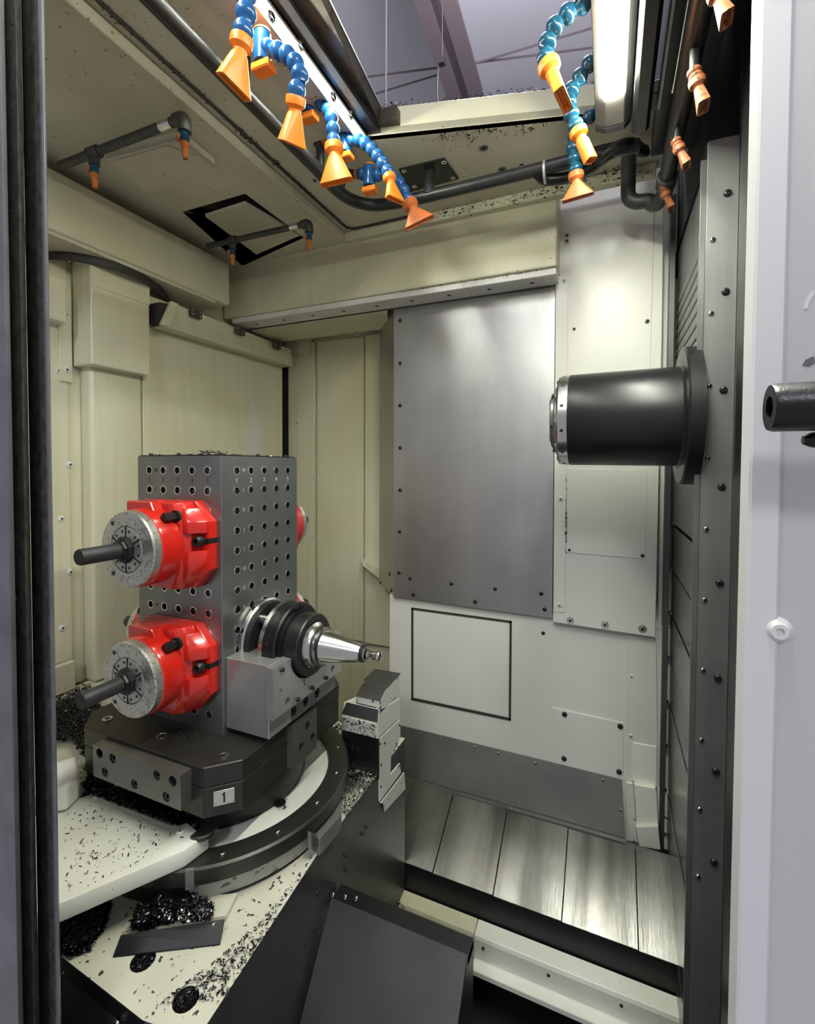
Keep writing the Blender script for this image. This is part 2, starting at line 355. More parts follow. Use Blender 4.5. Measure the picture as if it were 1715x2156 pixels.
# deflector sheet under the wall and the flaked kick plates to its right
dt, db = 1.812, 1.752
defl = struct('baseboard_back', prism([W(838, 1526, y=dt), W(1308, 1641, y=dt), W(1316, 1766, y=db), W(838, 1629, y=db)], (0, 0.006, -0.002), 0.0015), 'deflector_steel')
obj('deflector_lip', prism([W(838, 1629, y=db), W(1316, 1766, y=db), W(1316, 1774, y=db), W(838, 1636, y=db)], (0, -0.02, 0)), 'steel', defl)
for px, py in ((885, 1545), (999, 1573), (868, 1596), (1127, 1607), (1269, 1642), (1306, 1706), (1049, 1586)): hw('button_steel', 'bolt', defl, W(px, py, y=1.80 - (py - 1540) * .0003), NY, 0.005)
for poly, yy, m in (([(1318, 1648), (1332, 1650), (1338, 1730), (1345, 1775), (1318, 1770)], 1.80, 'flaked_white'), ([(1334, 1652), (1380, 1660), (1385, 1740), (1340, 1742)], 1.79, 'bright_white'), ([(1338, 1742), (1385, 1740), (1390, 1790), (1345, 1782)], 1.775, 'white_paint'), ([(1384, 1662), (1410, 1668), (1440, 1755), (1440, 1800), (1388, 1785)], 1.80, 'flaked_white')):
    obj('kick_plate', prism(onY(poly, yy), (0, 0.03, 0), 0.001), m, defl)

# ---- galvanised cover with its bevelled left flank
YB = 1.80
sheet = struct('wall_back', prism([W(829, 640, y=YB), W(1169, 582, y=YB), W(1162, 1302, y=YB), W(829, 1256, y=YB)], (0, 0.012, 0), 0.001), 'galvanised')
pA = W(829, 640, y=YB); pB = W(829, 1256, y=YB); 
bt = Vector((-1.0, 2.01, pB.z)); tt = Vector((-1.0, 2.01, pA.z))
obj('bevel_flank', prism([pA, pB, bt, tt], (0.006, 0.008, 0)), 'galvanised', sheet)
obj('top_flange', prism(onY([(831, 640), (1164, 585), (1159, 606), (831, 652)], YB), (0, -0.004, 0), 0.001), 'steel', sheet)
for px, py in ((842, 675), (842, 765), (842, 854), (842, 943), (842, 1032), (841, 1120), (840, 1206), (863, 1218), (950, 1229), (1042, 1240), (1139, 1250), (870, 1252), (1000, 1267), (1146, 1283)): hw('button_dark', 'bolt', sheet, W(px, py, y=YB), NY, 0.0078)
for px, py in ((859, 641), (945, 628), (1037, 614), (1137, 599)): hw('button_steel', 'bolt', sheet, W(px, py, y=YB - .004), NY, 0.0085)
nb = (bt - pB).cross(Vector((0, 0, 1))).normalized(); nb = nb if nb.y < 0 else -nb
for px, py in ((820, 1209), (801, 1227), (824, 1243), (805, 668)):
    p = WP(px, py, nb, nb.dot(pB)); hw('button_dark', 'bolt', sheet, p, nb, 0.0075)

# ---- white panel beside it
YP = 1.785
panel = struct('wall_back', prism([W(1169, 582, y=YP), W(1174, 380, y=YP), W(1398, 300, y=YP), W(1393, 700, y=YP), W(1379, 1342, y=YP), W(1164, 1310, y=YP)], (0, 0.03, 0), 0.0015), 'white_paint')
obj('inspection_cover', prism(onY([(1205, 447), (1377, 405), (1368, 790), (1360, 975), (1192, 975), (1195, 790)], YP), (0, -0.003, 0), 0.0008), 'white_paint', panel)
obj('inspection_cover', prism(onY([(1193, 986), (1362, 990), (1358, 1177), (1192, 1163)], YP), (0, -0.003, 0), 0.0008), 'white_paint', panel)
obj('mounting_strip', prism(onY([(1170, 585), (1196, 580), (1189, 1290), (1165, 1287)], YP), (0, -0.003, 0), 0.0008), 'white_paint', panel)
for px, py, k, r in ((1193, 496, 'flush_steel', .009), (1193, 508, 'flush_steel', .009), (1187, 592, 'button_cream', .008), (1208, 693, 'button_steel', .006), (1362, 677, 'button_steel', .008), (1180, 1050, 'button_cream', .008), (1352, 1170, 'button_dark', .006), (1198, 1158, 'button_dark', .005), (1177, 1274, 'button_cream', .008)):
    hw(k, 'bolt', panel, W(px, py, y=YP - .003), NY, r)
for px, py in ((1200, 1306), (1273, 1315), (1352, 1324)): hw('washer_bolt', 'bolt', panel, W(px, py, y=YP), NY, 0.009)
# grime caked in the seam of the white panel
chips('seam_grime', along(60, W(1191, 1085, y=YP - .004), W(1191, 1140, y=YP - .004), (.002, .001, .01)) + along(60, W(1191, 1000, y=YP - .004), W(1191, 1165, y=YP - .004), (.001, .001, .01)), 0.006, 'chip', parent=panel)
# grey channel and dark way edge between the panel and the column
chan = struct('trim_1', prism(onY([(1396, 340), (1422, 330), (1408, 1670), (1382, 1660)], 1.84), (0, 0.02, 0)), 'white_paint')
obj('channel_edge', box(0.175, 0.19, 1.79, 1.85, 0.28, 2.5), 'steel_dark', chan)

# ---- header beam across the back
YH = 1.68
hx1 = W(1172, 500, y=YH).x
header = struct('wall_back', box(-1.64, hx1, YH, 2.14, 2.285, 2.56, 0.006, 2), 'cream')
obj('header_lip', box(-1.60, hx1 - 0.002, YH + 0.012, 1.79, 2.262, 2.285, 0.002), 'white_paint', header)
for k in range(9): hw('flush_dark', 'bolt', header, (-1.5 + k * 0.155, YH + 0.06, 2.262), (0, 0, -1), 0.008)
obj('lower_tray', prism([(-1.58, 1.80, 2.262), (-0.86, 1.80, 2.262), (-0.95, 2.0, 2.262), (-1.58, 2.0, 2.262)], (0, 0, -0.012), 0.001), 'cream', header)
chips('header_grime', along(420, (-0.75, YH + .004, 2.283), (hx1, YH + .004, 2.283), (.01, .003, .004)) + along(200, (-1.5, YH + .02, 2.26), (hx1, YH + .02, 2.26), (.05, .01, .002)), 0.004, 'chip', parent=header)

# ---- left wall: pallet-changer door
wall_left = struct('wall_left', box(-1.72, -1.66, 0.3, 2.2, -0.15, 2.6), 'cream_wall')
obj('near_panel', box(-1.66, -1.652, 0.3, 1.0, 0.95, 2.3, 0.002), 'cream_wall', wall_left)
for px, py in ((137, 660), (140, 750), (122, 780), (146, 978), (128, 1092), (147, 1204), (130, 1322), (118, 640), (155, 1425)):
    hw('button_cream', 'bolt', wall_left, W(px, py, x=-1.652), NX, 0.009)
pd = struct('door_1', box(-1.66, -1.60, 1.04, 1.232, 0.86, 2.28, 0.012, 3), 'cream_wall', smooth=35)
obj('door_leaf', box(-1.66, -1.603, 1.236, 2.06, 0.86, 2.25, 0.003), 'cream_wall', pd)
obj('stain_patch', prism(onX([(527, 835), (521, 900), (515, 960), (548, 960), (545, 890), (535, 850)], -1.6025), (0.0006, 0, 0)), 'white_paint', pd)
bx = -1.555
obj('guard_box', box(-1.65, bx, W(192, 700, x=bx).y, W(315, 700, x=bx).y, W(192, 766, x=bx).z, 2.285, 0.004, 2), 'cream_wall', pd)
obj('guard_box_lid', box(bx, bx + .003, W(192, 700, x=bx).y + .002, W(315, 700, x=bx).y, W(192, 600, x=bx).z - .0, 2.285, 0.001), 'cream_wall', pd)
obj('top_ledge', box(-1.66, -1.60, 0.5, 0.97, 2.06, 2.2, 0.006, 2), 'cream_wall', wall_left)
obj('bolt_strip', box(-1.652, -1.645, 0.97, 1.01, 1.88, 2.2, 0.002), 'cream_wall', wall_left)
for pz in (2.10, 1.92): hw('button_cream', 'bolt', wall_left, (-1.645, 0.99, pz), NX, 0.009)
# rail with hinges above the leaf
rx = -1.54
rail = obj('door_rail', prism([W(340, 686, x=rx), W(614, 771, x=rx), W(612, 735, x=rx - .02), W(374, 642, x=rx - .02)], (-0.06, 0, 0), 0.002), 'cream', wall_left)
obj('rail_end', prism([W(590, 728, x=rx + .004), W(612, 735, x=rx + .004), W(615, 772, x=rx + .004), W(604, 768, x=rx + .004)], (-0.06, 0, 0)), 'cream', rail)
for px, py in ((412, 660), (505, 697), (583, 727)):
    c = W(px, py, x=rx + .001)
    h = obj('hinge', box(c.x - .006, c.x + .006, c.y - .028, c.y + .028, c.z - .016, c.z + .016, 0.001), 'pipe_grey', rail)
    for sy in (-.018, .018):
        for sz in (-.008, .008): hw('rivet', 'screw', h, (c.x + .006, c.y + sy, c.z + sz), NX, 0.004)
obj('rail_bracket', prism([W(336, 636, x=-1.52), W(358, 640, x=-1.52), W(354, 680, x=-1.52), W(338, 680, x=-1.52)], (-0.07, 0, 0)), 'seal', wall_left)
obj('bracket_flange', prism([W(360, 634, x=-1.5), W(376, 640, x=-1.5), W(358, 685, x=-1.5), W(338, 684, x=-1.5)], (-0.01, 0, 0)), 'cream', wall_left)
# ---- soffit, beam and curved door guide
beam = struct('trim_2', box(-1.66, -1.50, 0.3, 1.575, 2.293, 2.47, 0.008, 2), 'cream')
obj('soffit', box(-1.66, -1.51, 0.3, 1.5, 2.282, 2.293), 'cream_ceiling', beam)
arc = smooth_path(onZ([(20, 545), (70, 539), (95, 537), (130, 537), (165, 541), (205, 549), (250, 562), (298, 583), (332, 605), (352, 626), (360, 646)], 2.27), 4)
vs = []; fs = []
for p in arc: vs += [p + Vector((0, 0, .012)), p + Vector((0, 0, -.012)), p + Vector((-.012, .004, -.012)), p + Vector((-.012, .004, .012))]
for i in range(len(arc) - 1):
    for k in range(4): fs.append((4 * i + k, 4 * i + (k + 1) % 4, 4 * i + 4 + (k + 1) % 4, 4 * i + 4 + k))
obj('curved_guide', (vs, fs), 'seal', beam)
for px, py in ((146, 552), (281, 579), (328, 619)): hw('rivet', 'screw', beam, W(px, py, z=2.282), (0, 0, -1), 0.008)

# ---- ceiling
ZC, ZU = 2.51, 2.54
XS = -0.985
cav = onZ([(384, 446), (516, 408), (640, 500), (510, 560)], ZC)
low = holed((0, 0, ZC), (1, 0, 0), (0, 1, 0), [(-1.66, 0.3), (XS, 0.3), (XS, YH), (-1.66, YH)], [[(p.x, p.y) for p in cav]])
g = bmesh.ops.extrude_face_region(low, geom=low.faces[:]); bmesh.ops.translate(low, verts=[v for v in g['geom'] if isinstance(v, bmesh.types.BMVert)], vec=(0, 0, 0.03))
ceiling = struct('ceiling', low, 'cream_ceiling')
obj('cavity_roof', box(min(p.x for p in cav) - .05, max(p.x for p in cav) + .05, min(p.y for p in cav) - .05, max(p.y for p in cav) + .05, ZC + 0.1, ZC + .11), 'void', ceiling)
obj('hatch_plate', prism(onZ([(432, 456), (516, 429), (630, 496), (540, 536)], ZC - .002), (0, 0, 0.01)), 'cream_ceiling', ceiling)
hp = onZ([(222, 338), (380, 296), (454, 356), (306, 404)], ZC - .03)
ht = obj('hatch_tray', prism(hp, (0, 0, 0.032), 0.004), 'cream_ceiling', ceiling)
obj('tray_panel', prism(onZ([(225, 345), (350, 308), (416, 330), (303, 369)], ZC - .034), (0, 0, 0.006), 0.001), 'cream_ceiling', ht)
obj('ceiling_step', box(XS - .004, XS + .004, 0.3, YH, ZC - .002, ZU, 0.002), 'cream_ceiling', ceiling)
obj('upper_ceiling_panel', box(XS, -0.64, 0.3, YH, ZU, ZU + .02), 'cream_ceiling', ceiling)
eL = W(785, 292, z=ZU); eR = W(1300, 232, z=ZU)
back_c = prism([(-0.66, eL.y - .02, ZU), (eR.x, eR.y, ZU), (0.26, eR.y + .05, ZU), (0.26, YH + .012, ZU), (-0.66, YH, ZU)], (0, 0, 0.02))
bc = obj('rear_ceiling_panel', back_c, 'cream_ceiling', ceiling)
obj('rear_flange', box(-0.98, .12, YH - .03, YH + .005, ZU - .035, ZU, .003), 'cream', bc)
obj('opening_lip', prism([(-0.66, eL.y - .02, ZU), (eR.x, eR.y, ZU), (eR.x, eR.y, ZU + .075), (-0.66, eL.y - .02, ZU + .075)], (0.0, 0.02, 0), 0.002), 'cream', bc)
# black gasket bead round the upper panel
gp = smooth_path([(-0.955, 0.35, ZU - .002), (-0.955, 1.2, ZU - .002), (-0.953, 1.58, ZU - .002), (-0.945, 1.625, ZU - .002), (-0.90, 1.64, ZU - .002), (-0.7, 1.64, ZU - .002)], 10)
obj('gasket_bead', tube(gp, 0.005, 6), 'seal', ceiling)
chips('gasket_grime', [p + Vector((random.gauss(0, .004), random.gauss(0, .004), -.004)) for p in [gp[int(random.random() * 39)].lerp(gp[int(random.random() * 39)], 0) for _ in range(50)]] + along(420, (-0.955, 0.5, ZU - .004), (-0.953, 1.6, ZU - .004), (.005, .004, .002)), 0.008, 'seal', parent=ceiling)
chips('edge_grime', along(260, (-0.7, eL.y - .03, ZU + .078), (eR.x, eR.y, ZU + .078), (.003, .006, .002)) + along(150, (-0.45, eL.y + .06, ZU - .002), (-0.2, eR.y - .02, ZU - .002), (.03, .01, .001)), 0.006, 'chip', parent=bc)
chips('panel_edge_grime', along(420, (-0.6, YH - .034, ZU - .02), (0.1, YH - .034, ZU - .02), (.06, .002, .010)) + along(130, (-0.05, YH - .03, ZU - .002), (0.05, YH - .03, ZU - .002), (.02, .015, .003)), 0.007, 'chip', parent=bc)
for px, py, k in ((1018, 312, 'flush_dark'), (735, 329, 'flush_dark'), (663, 380, 'flush_steel'), (1098, 346, 'flush_steel'), (1057, 357, 'flush_dark')): hw(k, 'screw', bc, W(px, py, z=ZU - .001), (0, 0, -1), 0.013)
plate = obj('hose_plate', prism(onZ([(839, 354), (935, 331), (966, 374), (862, 402)], ZU), (0, 0, -0.006), 0.001), 'black_satin', bc)
for px, py in ((850, 360), (934, 342), (953, 375), (872, 393)): hw('flush_steel', 'screw', plate, W(px, py, z=ZU - .007), (0, 0, -1), 0.008)

# ---- front jamb on the left and the sliding door on the right (the operator's doorway)
def col_px(pts, z0=-0.1, z1=2.9):
    out = []
    for px, y in pts:
        p = W(px, 1080, y=y); out.append((p.x, p.y, z0))
    return prism(out, (0, 0, z1 - z0), 0.0015, 2)
jamb = struct('trim_3', col_px([(-60, .40), (18, .40), (29, .412), (29, .445), (62, .45), (62, .50), (-60, .50)]), 'jamb_metal', smooth=30)
obj('wiper_strip', col_px([(31, .43), (52, .425), (63, .44), (63, .47), (31, .47)]), 'jamb_dirty', jamb)
obj('seal_rail', col_px([(64, .465), (66, .458), (98, .450), (106, .455), (106, .475), (64, .475)]), 'jamb_dirty', jamb)
obj('rail_edge', col_px([(100, .443), (108, .445), (111, .455), (111, .47), (104, .455)]), 'jamb_metal', jamb)
chips('jamb_grime', [Vector((W(random.uniform(34, 60), 1080, y=.43).x, .424, random.uniform(.9, 2.6))) for _ in range(90)], 0.004, 'chip', parent=jamb)

YD = 0.47
xd0 = W(1577, 1000, y=YD).x; xd1 = W(1637, 1000, y=YD).x
door = struct('door_2', box(xd1, 0.9, YD + .004, YD + .03, -0.1, 2.9, 0.001), 'door_paint')
obj('door_edge', box(xd0, xd1 + .003, YD, YD + .03, -0.1, 2.9, 0.002), 'door_edge', door)
cp = W(1638, 1327, y=YD)
obj('screw_cap', lathe(cp + Vector((0, .004, 0)), (0, -1, 0), [(0, .0105), (.002, .0105), (.003, .009), (.009, .006), (.009, .003), (.006, .003), (.006, 0)], 20), 'plastic_white', door, smooth=30)
for poly, m in (([(1690, 652), (1694, 634), (1704, 618), (1714, 610), (1713, 620), (1702, 636), (1700, 650)], 'plastic_white'), ([(1688, 770), (1694, 758), (1712, 750), (1715, 764), (1702, 772)], 'steel')):
    obj('paint_flake', prism(onY(poly, YD + .004), (0, -.0005, 0)), m, door)
# dark post and filler strips behind the door
post = struct('trim_4', box(W(1545, 1000, y=1.29).x, W(1562, 1000, y=1.29).x, 1.285, 1.36, -0.15, 2.9), 'jamb_metal')
obj('filler', box(W(1560, 1000, y=1.1).x, 0.75, 1.10, 1.16, -0.15, 2.9), 'black_satin', post)
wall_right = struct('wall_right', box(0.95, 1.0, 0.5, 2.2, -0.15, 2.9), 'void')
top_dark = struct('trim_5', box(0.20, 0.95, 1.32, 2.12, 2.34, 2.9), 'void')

# ================================================================ SPINDLE AND COLUMN
SY, SZ = 1.40, 1.735
sp = thing('spindle', (0.2, SY, SZ), 'large black cylindrical machine spindle pointing left in front of the white panel', 'spindle')
axm = (-1, 0, 0)
obj('housing', lathe((0.17, SY, SZ), axm, [(0, .127), (.012, .127), (.27, .1245), (.272, .123)], 64), 'black_satin', sp, smooth=40)
obj('nose_ring', lathe((-0.10, SY, SZ), axm, [(0, .1235), (.024, .1235), (.029, .120), (.03, .085), (.028, .085)], 64), 'bright_steel', sp, smooth=30)
obj('nose_cap', lathe((-0.128, SY, SZ), axm, [(0, .098), (.006, .098), (.010, .092), (.010, .080), (.018, .078), (.021, .074), (.021, .036), (.0, .030), (0, 0)], 56), 'steel', sp, smooth=30)
fl = obj('flange', lathe((0.198, SY, SZ), axm, [(0, .174), (.030, .174), (.034, .170), (.036, .135), (.040, .130)], 72), 'black_satin', sp, smooth=30)
for k in range(8):
    a = 2 * PI * k / 8 + .2; hw('flush_dark', 'screw', fl, (0.164, SY + .153 * math.cos(a), SZ + .153 * math.sin(a)), axm, 0.008)
nr = sp.children[1]
for k in range(12):
    a = 2 * PI * k / 12 + .3; hw('dark_hole', 'set_screw_hole', nr, (-0.114, SY + .1237 * math.cos(a), SZ + .1237 * math.sin(a)), (0, math.cos(a), math.sin(a)), 0.0045)
for k in range(10):
    a = 2 * PI * k / 10 + .1; hw('button_steel', 'screw', nr, (-0.130, SY + .109 * math.cos(a), SZ + .109 * math.sin(a)), axm, 0.006)
nc = sp.children[2]
for k in range(6):
    a = 2 * PI * k / 6 + .25; hw('cap_screw', 'screw', nc, (-0.138, SY + .087 * math.cos(a), SZ + .087 * math.sin(a)), axm, 0.005)
for a in (.6, 2.6, 3.9, 5.6): hw('rivet', 'coolant_jet', nc, (-0.149, SY + .056 * math.cos(a), SZ + .056 * math.sin(a)), axm, 0.006)
for a in (PI / 2, -PI / 2):
    c = Vector((-0.149, SY + .05 * math.cos(a), SZ + .05 * math.sin(a)))
    obj('drive_key', box(c.x - .008, c.x, c.y - .012, c.y + .012, c.z - .009, c.z + .009, .001), 'bright_steel', nc)

XC = 0.2
colm = thing('column_cover', (0.25, 1.58, -0.1), 'dark telescopic steel slat cover beside the spindle flange', 'way cover')
obj('backing', box(0.215, 0.23, 1.31, 1.86, -0.1, 2.36), 'black_satin', colm)
zz = 2.33
obj('top_plate', box(0.204, 0.212, 1.315, 1.84, 2.17, 2.33, .002), 'steel_strip', colm)
zz = 2.165; k = 0
while zz > 1.93:
    obj('slat', box(0.200, 0.212, 1.315, 1.83, zz - .03, zz - .003, .002), 'steel_strip', colm); zz -= 0.033; k += 1
obj('carriage_plate', box(0.198, 0.212, 1.315, 1.83, 1.42, 1.925, .002), 'steel_strip', colm)
zz = 1.415; k = 0
while zz > -0.05:
    obj('slat', box(0.198 + .002 * (k % 2), 0.212, 1.315, 1.82, zz - .148, zz - .004, .002), 'slat_steel', colm); zz -= 0.152; k += 1
for k in range(9): hw('rivet', 'hinge_pin', colm, (0.196, 1.80, 1.42 - k * 0.152), (-1, 0, 0), 0.008)
ys = 1.30
stripo = thing('column_frame', (W(1500, 1000, y=ys).x, ys, -0.1), 'tall grey steel frame strip with two staggered rows of screws', 'machine frame')
fr = obj('frame_strip', box(W(1475, 1000, y=ys).x, W(1542, 1000, y=ys).x, ys, ys + .012, -0.14, W(1490, 297, y=ys).z, .0015), 'steel_strip', stripo)
obj('inner_strip', box(W(1475, 1000, y=ys).x - .012, W(1475, 1000, y=ys).x, ys + .008, ys + .02, -0.14, W(1490, 330, y=ys).z, .001), 'steel', stripo)
for py in (505, 660, 813, 965, 1114, 1263, 1411, 1558, 1704, 1845): hw('button_steel', 'screw', fr, W(1500 - (py - 505) * .0232, py, y=ys), NY, 0.0062)
for py in (407, 614, 821, 1025, 1227, 1427, 1624, 1815): hw('button_dark', 'screw', fr, W(1531 - (py - 407) * .0205, py, y=ys), NY, 0.0085)
hs = thing('door_handle', (0.1, 0.40, 1.64), 'thick black tubular door handle pointing left beside the grey door', 'door handle')
hc = W(1640, 858, y=.40)
obj('grip', lathe((0.35, .40, hc.z), axm, [(0, .0165), (.35 - W(1628, 858, y=.40).x, .0165), (.352 - W(1626, 858, y=.40).x, .0155), (.352 - W(1626, 858, y=.40).x, .008), (.31 - W(1626, 858, y=.40).x, .008), (.31 - W(1626, 858, y=.40).x, 0)], 32), 'black_satin', hs, smooth=35)
obj('standoff', lathe((0.2, .40, hc.z), (0, 1, 0), [(0, .011), (.078, .011)], 20), 'black_satin', hs, smooth=35)
kc = W(1712, 926, y=.41)
kn = thing('knob', (kc.x, .41, kc.z), 'small black cone-tipped knob below the thick door handle', 'knob')
obj('knob_tip', lathe((kc.x + .06, .41, kc.z), axm, [(0, .0065), (.055, .0065), (.062, .005), (.066, .003), (.066, 0)], 20), 'black_satin', kn, smooth=35)
obj('knob_stem', lathe((kc.x + .05, .41, kc.z), (0, 1, 0), [(0, .005), (.07, .005)], 14), 'black_satin', kn, smooth=35)

# ================================================================ TOMBSTONE
TX0, TX1, TY0, TY1, TZ0, TZ1 = -1.138, -0.849, 0.859, 1.156, 0.950, 1.628
TC = Vector((-0.993, 1.012, 0.95))
HXS = [-1.093, -1.043, -0.993, -0.943, -0.893]; HYS = [0.910, 0.961, 1.012, 1.062, 1.113]; HZS = [1.592 - .05 * k for k in range(13)]
tb = thing('tombstone', (TC.x, TC.y, TZ0), 'tall square steel tooling block drilled with rows of threaded holes', 'fixture tower')
RH = 0.0105
bmT = holed((0, TY0, 0), (1, 0, 0), (0, 0, 1), [(TX0 + .002, TZ0), (TX1 - .002, TZ0), (TX1 - .002, TZ1), (TX0 + .002, TZ1)], [(x, z, RH) for x in HXS for z in HZS if z < 1.60])
holed((TX1, 0, 0), (0, 1, 0), (0, 0, 1), [(TY0 + .002, TZ0), (TY1, TZ0), (TY1, TZ1), (TY0 + .002, TZ1)], [(y, z, RH) for y in HYS for z in HZS], bmT)
vsx = [bmT.verts.new(p) for p in ((TX0, TY0 + .002, TZ0), (TX0, TY1, TZ0), (TX1, TY1, TZ0), (TX1, TY0 + .002, TZ0), (TX1 - .002, TY0, TZ0), (TX0 + .002, TY0, TZ0))]
vsy = [bmT.verts.new((v.co.x, v.co.y, TZ1)) for v in vsx]
for i in (0, 1, 3, 5): bmT.faces.new((vsx[i], vsx[(i + 1) % 6], vsy[(i + 1) % 6], vsy[i]))
bmT.faces.new(vsy); bmT.faces.new(vsx[::-1])
tbody = obj('body', bmT, 'steel', tb)
for z in HZS:
    for x in HXS: hw('insert', 'threaded_hole', tbody, (x, TY0, z), NY, RH)
    for y in HYS: hw('insert', 'threaded_hole', tbody, (TX1, y, z), NX, RH)
for k in range(5):
    text_mesh('number', str(k + 1), 0.017, (HXS[k], TY0 - .0003, 1.567), (1, 0, 0), (0, 0, 1), 'etch', tbody)
    text_mesh('number', str(k + 1), 0.017, (TX1 + .0003, HYS[k], 1.567), (0, 1, 0), (0, 0, 1), 'etch_light', tbody)
for i, c in enumerate('MLKJIHGF'):
    if i in (0, 1, 7): text_mesh('letter', c, 0.015, (-1.069, TY0 - .0003, HZS[i]), (1, 0, 0), (0, 0, 1), 'etch', tbody)
    text_mesh('letter', c, 0.015, (TX1 + .0003, 0.935, HZS[i]), (0, 1, 0), (0, 0, 1), 'etch_light', tbody)
top = obj('top_cover', box(TX0 + .004, TX1 - .004, TY0 + .004, TY1 - .004, TZ1, TZ1 + .003), 'black_oxide', tb)
for x, y in ((-1.1, .87), (-1.0, .87), (-.87, .88), (-.86, 1.0), (-.86, 1.12)): hw('cap_screw', 'screw', top, (x, y, TZ1 + .002), NZ, 0.005)
chips('tombstone_chips', [Vector((random.uniform(TX0 + .02, TX1 - .01), random.uniform(TY0 + .01, TY1 - .02), TZ1 + .004)) for _ in range(260)] + [Vector((-.90, .875, TZ1 + .006)) + Vector((random.gauss(0, .02), random.gauss(0, .008), random.uniform(0, .006))) for _ in range(40)], 0.009, 'chip_bright', 'bright metal chips lying on top of the drilled tooling block')

# ================================================================ RED COLLET CHUCKS
def octo(hw_, hh, cx, cz, D, o, sx=1): return [o + Vector((x, -D, z)) for x, z in ((hw_, -hh + cz), (hw_, hh - cz), (hw_ - cx, hh), (-hw_ + cx, hh), (-hw_, hh - cz), (-hw_, -hh + cz), (-hw_ + cx, -hh), (hw_ - cx, -hh))]
def loft(rings):
    b = bmesh.new(); R = [[b.verts.new(p) for p in r] for r in rings]; n = len(R[0])
    for a, c in zip(R, R[1:]):
        for k in range(n): b.faces.new((a[k], a[(k + 1) % n], c[(k + 1) % n], c[k]))
    b.faces.new(R[0][::-1]); b.faces.new(R[-1]); return b
def make_chuck(z, label):
    o = Vector((-0.993, TY0, z)); t = thing('collet_chuck', o, label, 'collet chuck', 'red collet chucks on the tooling block')
    d = (0, -1, 0)
    # flange split by the clamping slot on its right-hand side
    body = obj('flange', bevel(loft([octo(.131, .105, .045, .048, 0, o), octo(.131, .105, .045, .048, .026, o)]), .0025, 2), 'red_paint', t, smooth=30)
    obj('clamp_slot', box(o.x + .095, o.x + .1318, TY0 - .0285, TY0 - .0005, z + .006, z + .018), 'void', body)
    blk = obj('block', bevel(loft([octo(.106, .104, .028, .05, .020, o), octo(.100, .104, .028, .05, .050, o), octo(.082, .101, .026, .05, .068, o)]), .003, 2), 'red_paint', t, smooth=30)
    for s in (1, -1):
        z0, z1 = (z + .031, z + .090) if s > 0 else (z - .010, z - .090)
        full = [(.088, .015), (.1295, .015), (.1285, .030), (.102, .060), (.088, .064)]; slim = [(.080, .015), (.098, .015), (.0975, .026), (.084, .050), (.078, .056)]
        rings = [[Vector((o.x + p[0], TY0 - p[1], zz_)) for p in (full if k < 2 else slim)] for k, zz_ in enumerate((z0, z0 + (z1 - z0) * .45, z1))]
        obj('gusset', bevel(loft(rings), .002, 2), 'red_paint', blk, smooth=30)
    for s in (1,):
        obj('shoulder', prism([(o.x - .06, TY0 - .05, z + .075), (o.x + .035, TY0 - .05, z + .075), (o.x + .02, TY0 - .05, z + .106), (o.x - .06, TY0 - .05, z + .106)], (0, -.045, 0), .004, 2), 'red_paint', blk)
    obj('barrel', lathe(o, d, [(.05, .0905), (.112, .0905), (.116, .089), (.118, .087)], 56), 'red_paint', t, smooth=35)
    ring = obj('face_ring', lathe(o, d, [(.112, .0872), (.134, .0872), (.138, .0845), (.139, .0535), (.136, .0530), (.130, .0525)], 56), 'etched_steel', t, smooth=30)
    col = obj('collet', lathe(o, d, [(.128, .0525), (.138, .0520), (.140, .0500), (.141, .026), (.141, 0)], 48), 'collet_steel', t, smooth=30)
    for k in range(6):
        a = PI / 2 + k * PI / 3
        u = Vector((math.cos(a), 0, math.sin(a))); v = Vector((-math.sin(a), 0, math.cos(a)))
        c0 = o + Vector((0, -.1392, 0))
        obj('collet_slit', prism([c0 + u * .024 - v * .0013, c0 + u * .0522 - v * .0013, c0 + u * .0522 + v * .0013, c0 + u * .024 + v * .0013], (0, -.0022, 0)), 'void', col)
        for s in (-1, 1):
            b_ = a + s * math.radians(15); hw('dark_hole', 'pin_hole', col, o + Vector((.042 * math.cos(b_), -.1405, .042 * math.sin(b_))), d, 0.0033)
    for a in (2.25, 4.05): hw('flush_dark', 'screw', ring, o + Vector((.073 * math.cos(a), -.1388, .073 * math.sin(a))), d, 0.0055)
    hub = obj('draw_nut', lathe(o, d, [(.138, .0305), (.149, .0305), (.152, .028), (.153, .024), (.158, .0215), (.160, .0175)], 8, phase=.3), 'black_oxide', t, smooth=25)
    obj('rod', lathe(o, d, [(.150, .0172), (.241, .0172), (.2435, .0160), (.2435, 0)], 32), 'rod_black', t, smooth=35)
    hb = o + Vector((.0685, -.066, .0705)); hw('hex_bolt', 'hex_bolt', t, hb, d, 0.0118)
    obj('bolt_pocket', lathe(hb + Vector((0, .004, 0)), d, [(0, .015), (.0075, .015), (.0078, .0125), (.003, .012), (.003, 0)], 20), 'void', t)
    sc = o + Vector((.117, -.022, .012)); hw('cap_screw', 'clamp_screw', t, sc + Vector((-.003, -.014, 0)), d, 0.0128)
    obj('screw_shank', lathe(sc + Vector((.002, .02, 0)), d, [(0, .006), (.03, .006)], 12), 'black_oxide', t, smooth=35)
    return t
c1 = make_chuck(1.414, 'upper red collet chuck holding a black bar, facing the doorway')
def place_copy(src, loc, rz, label):
    c = copy_tree(src); c.location = loc; c.rotation_euler = (0, 0, rz); c['label'] = label; return c
place_copy(c1, (-0.993, TY0, 1.115), 0, 'lower red collet chuck holding a black bar, just above the pallet')
place_copy(c1, (-0.993, TY1 - .001, 1.414), PI, 'upper red chuck peeking out behind the right edge of the drilled block')
place_copy(c1, (-0.993, TY1 - .001, 1.115), PI, 'lower red chuck behind the drilled block, mostly hidden by the toolholder')
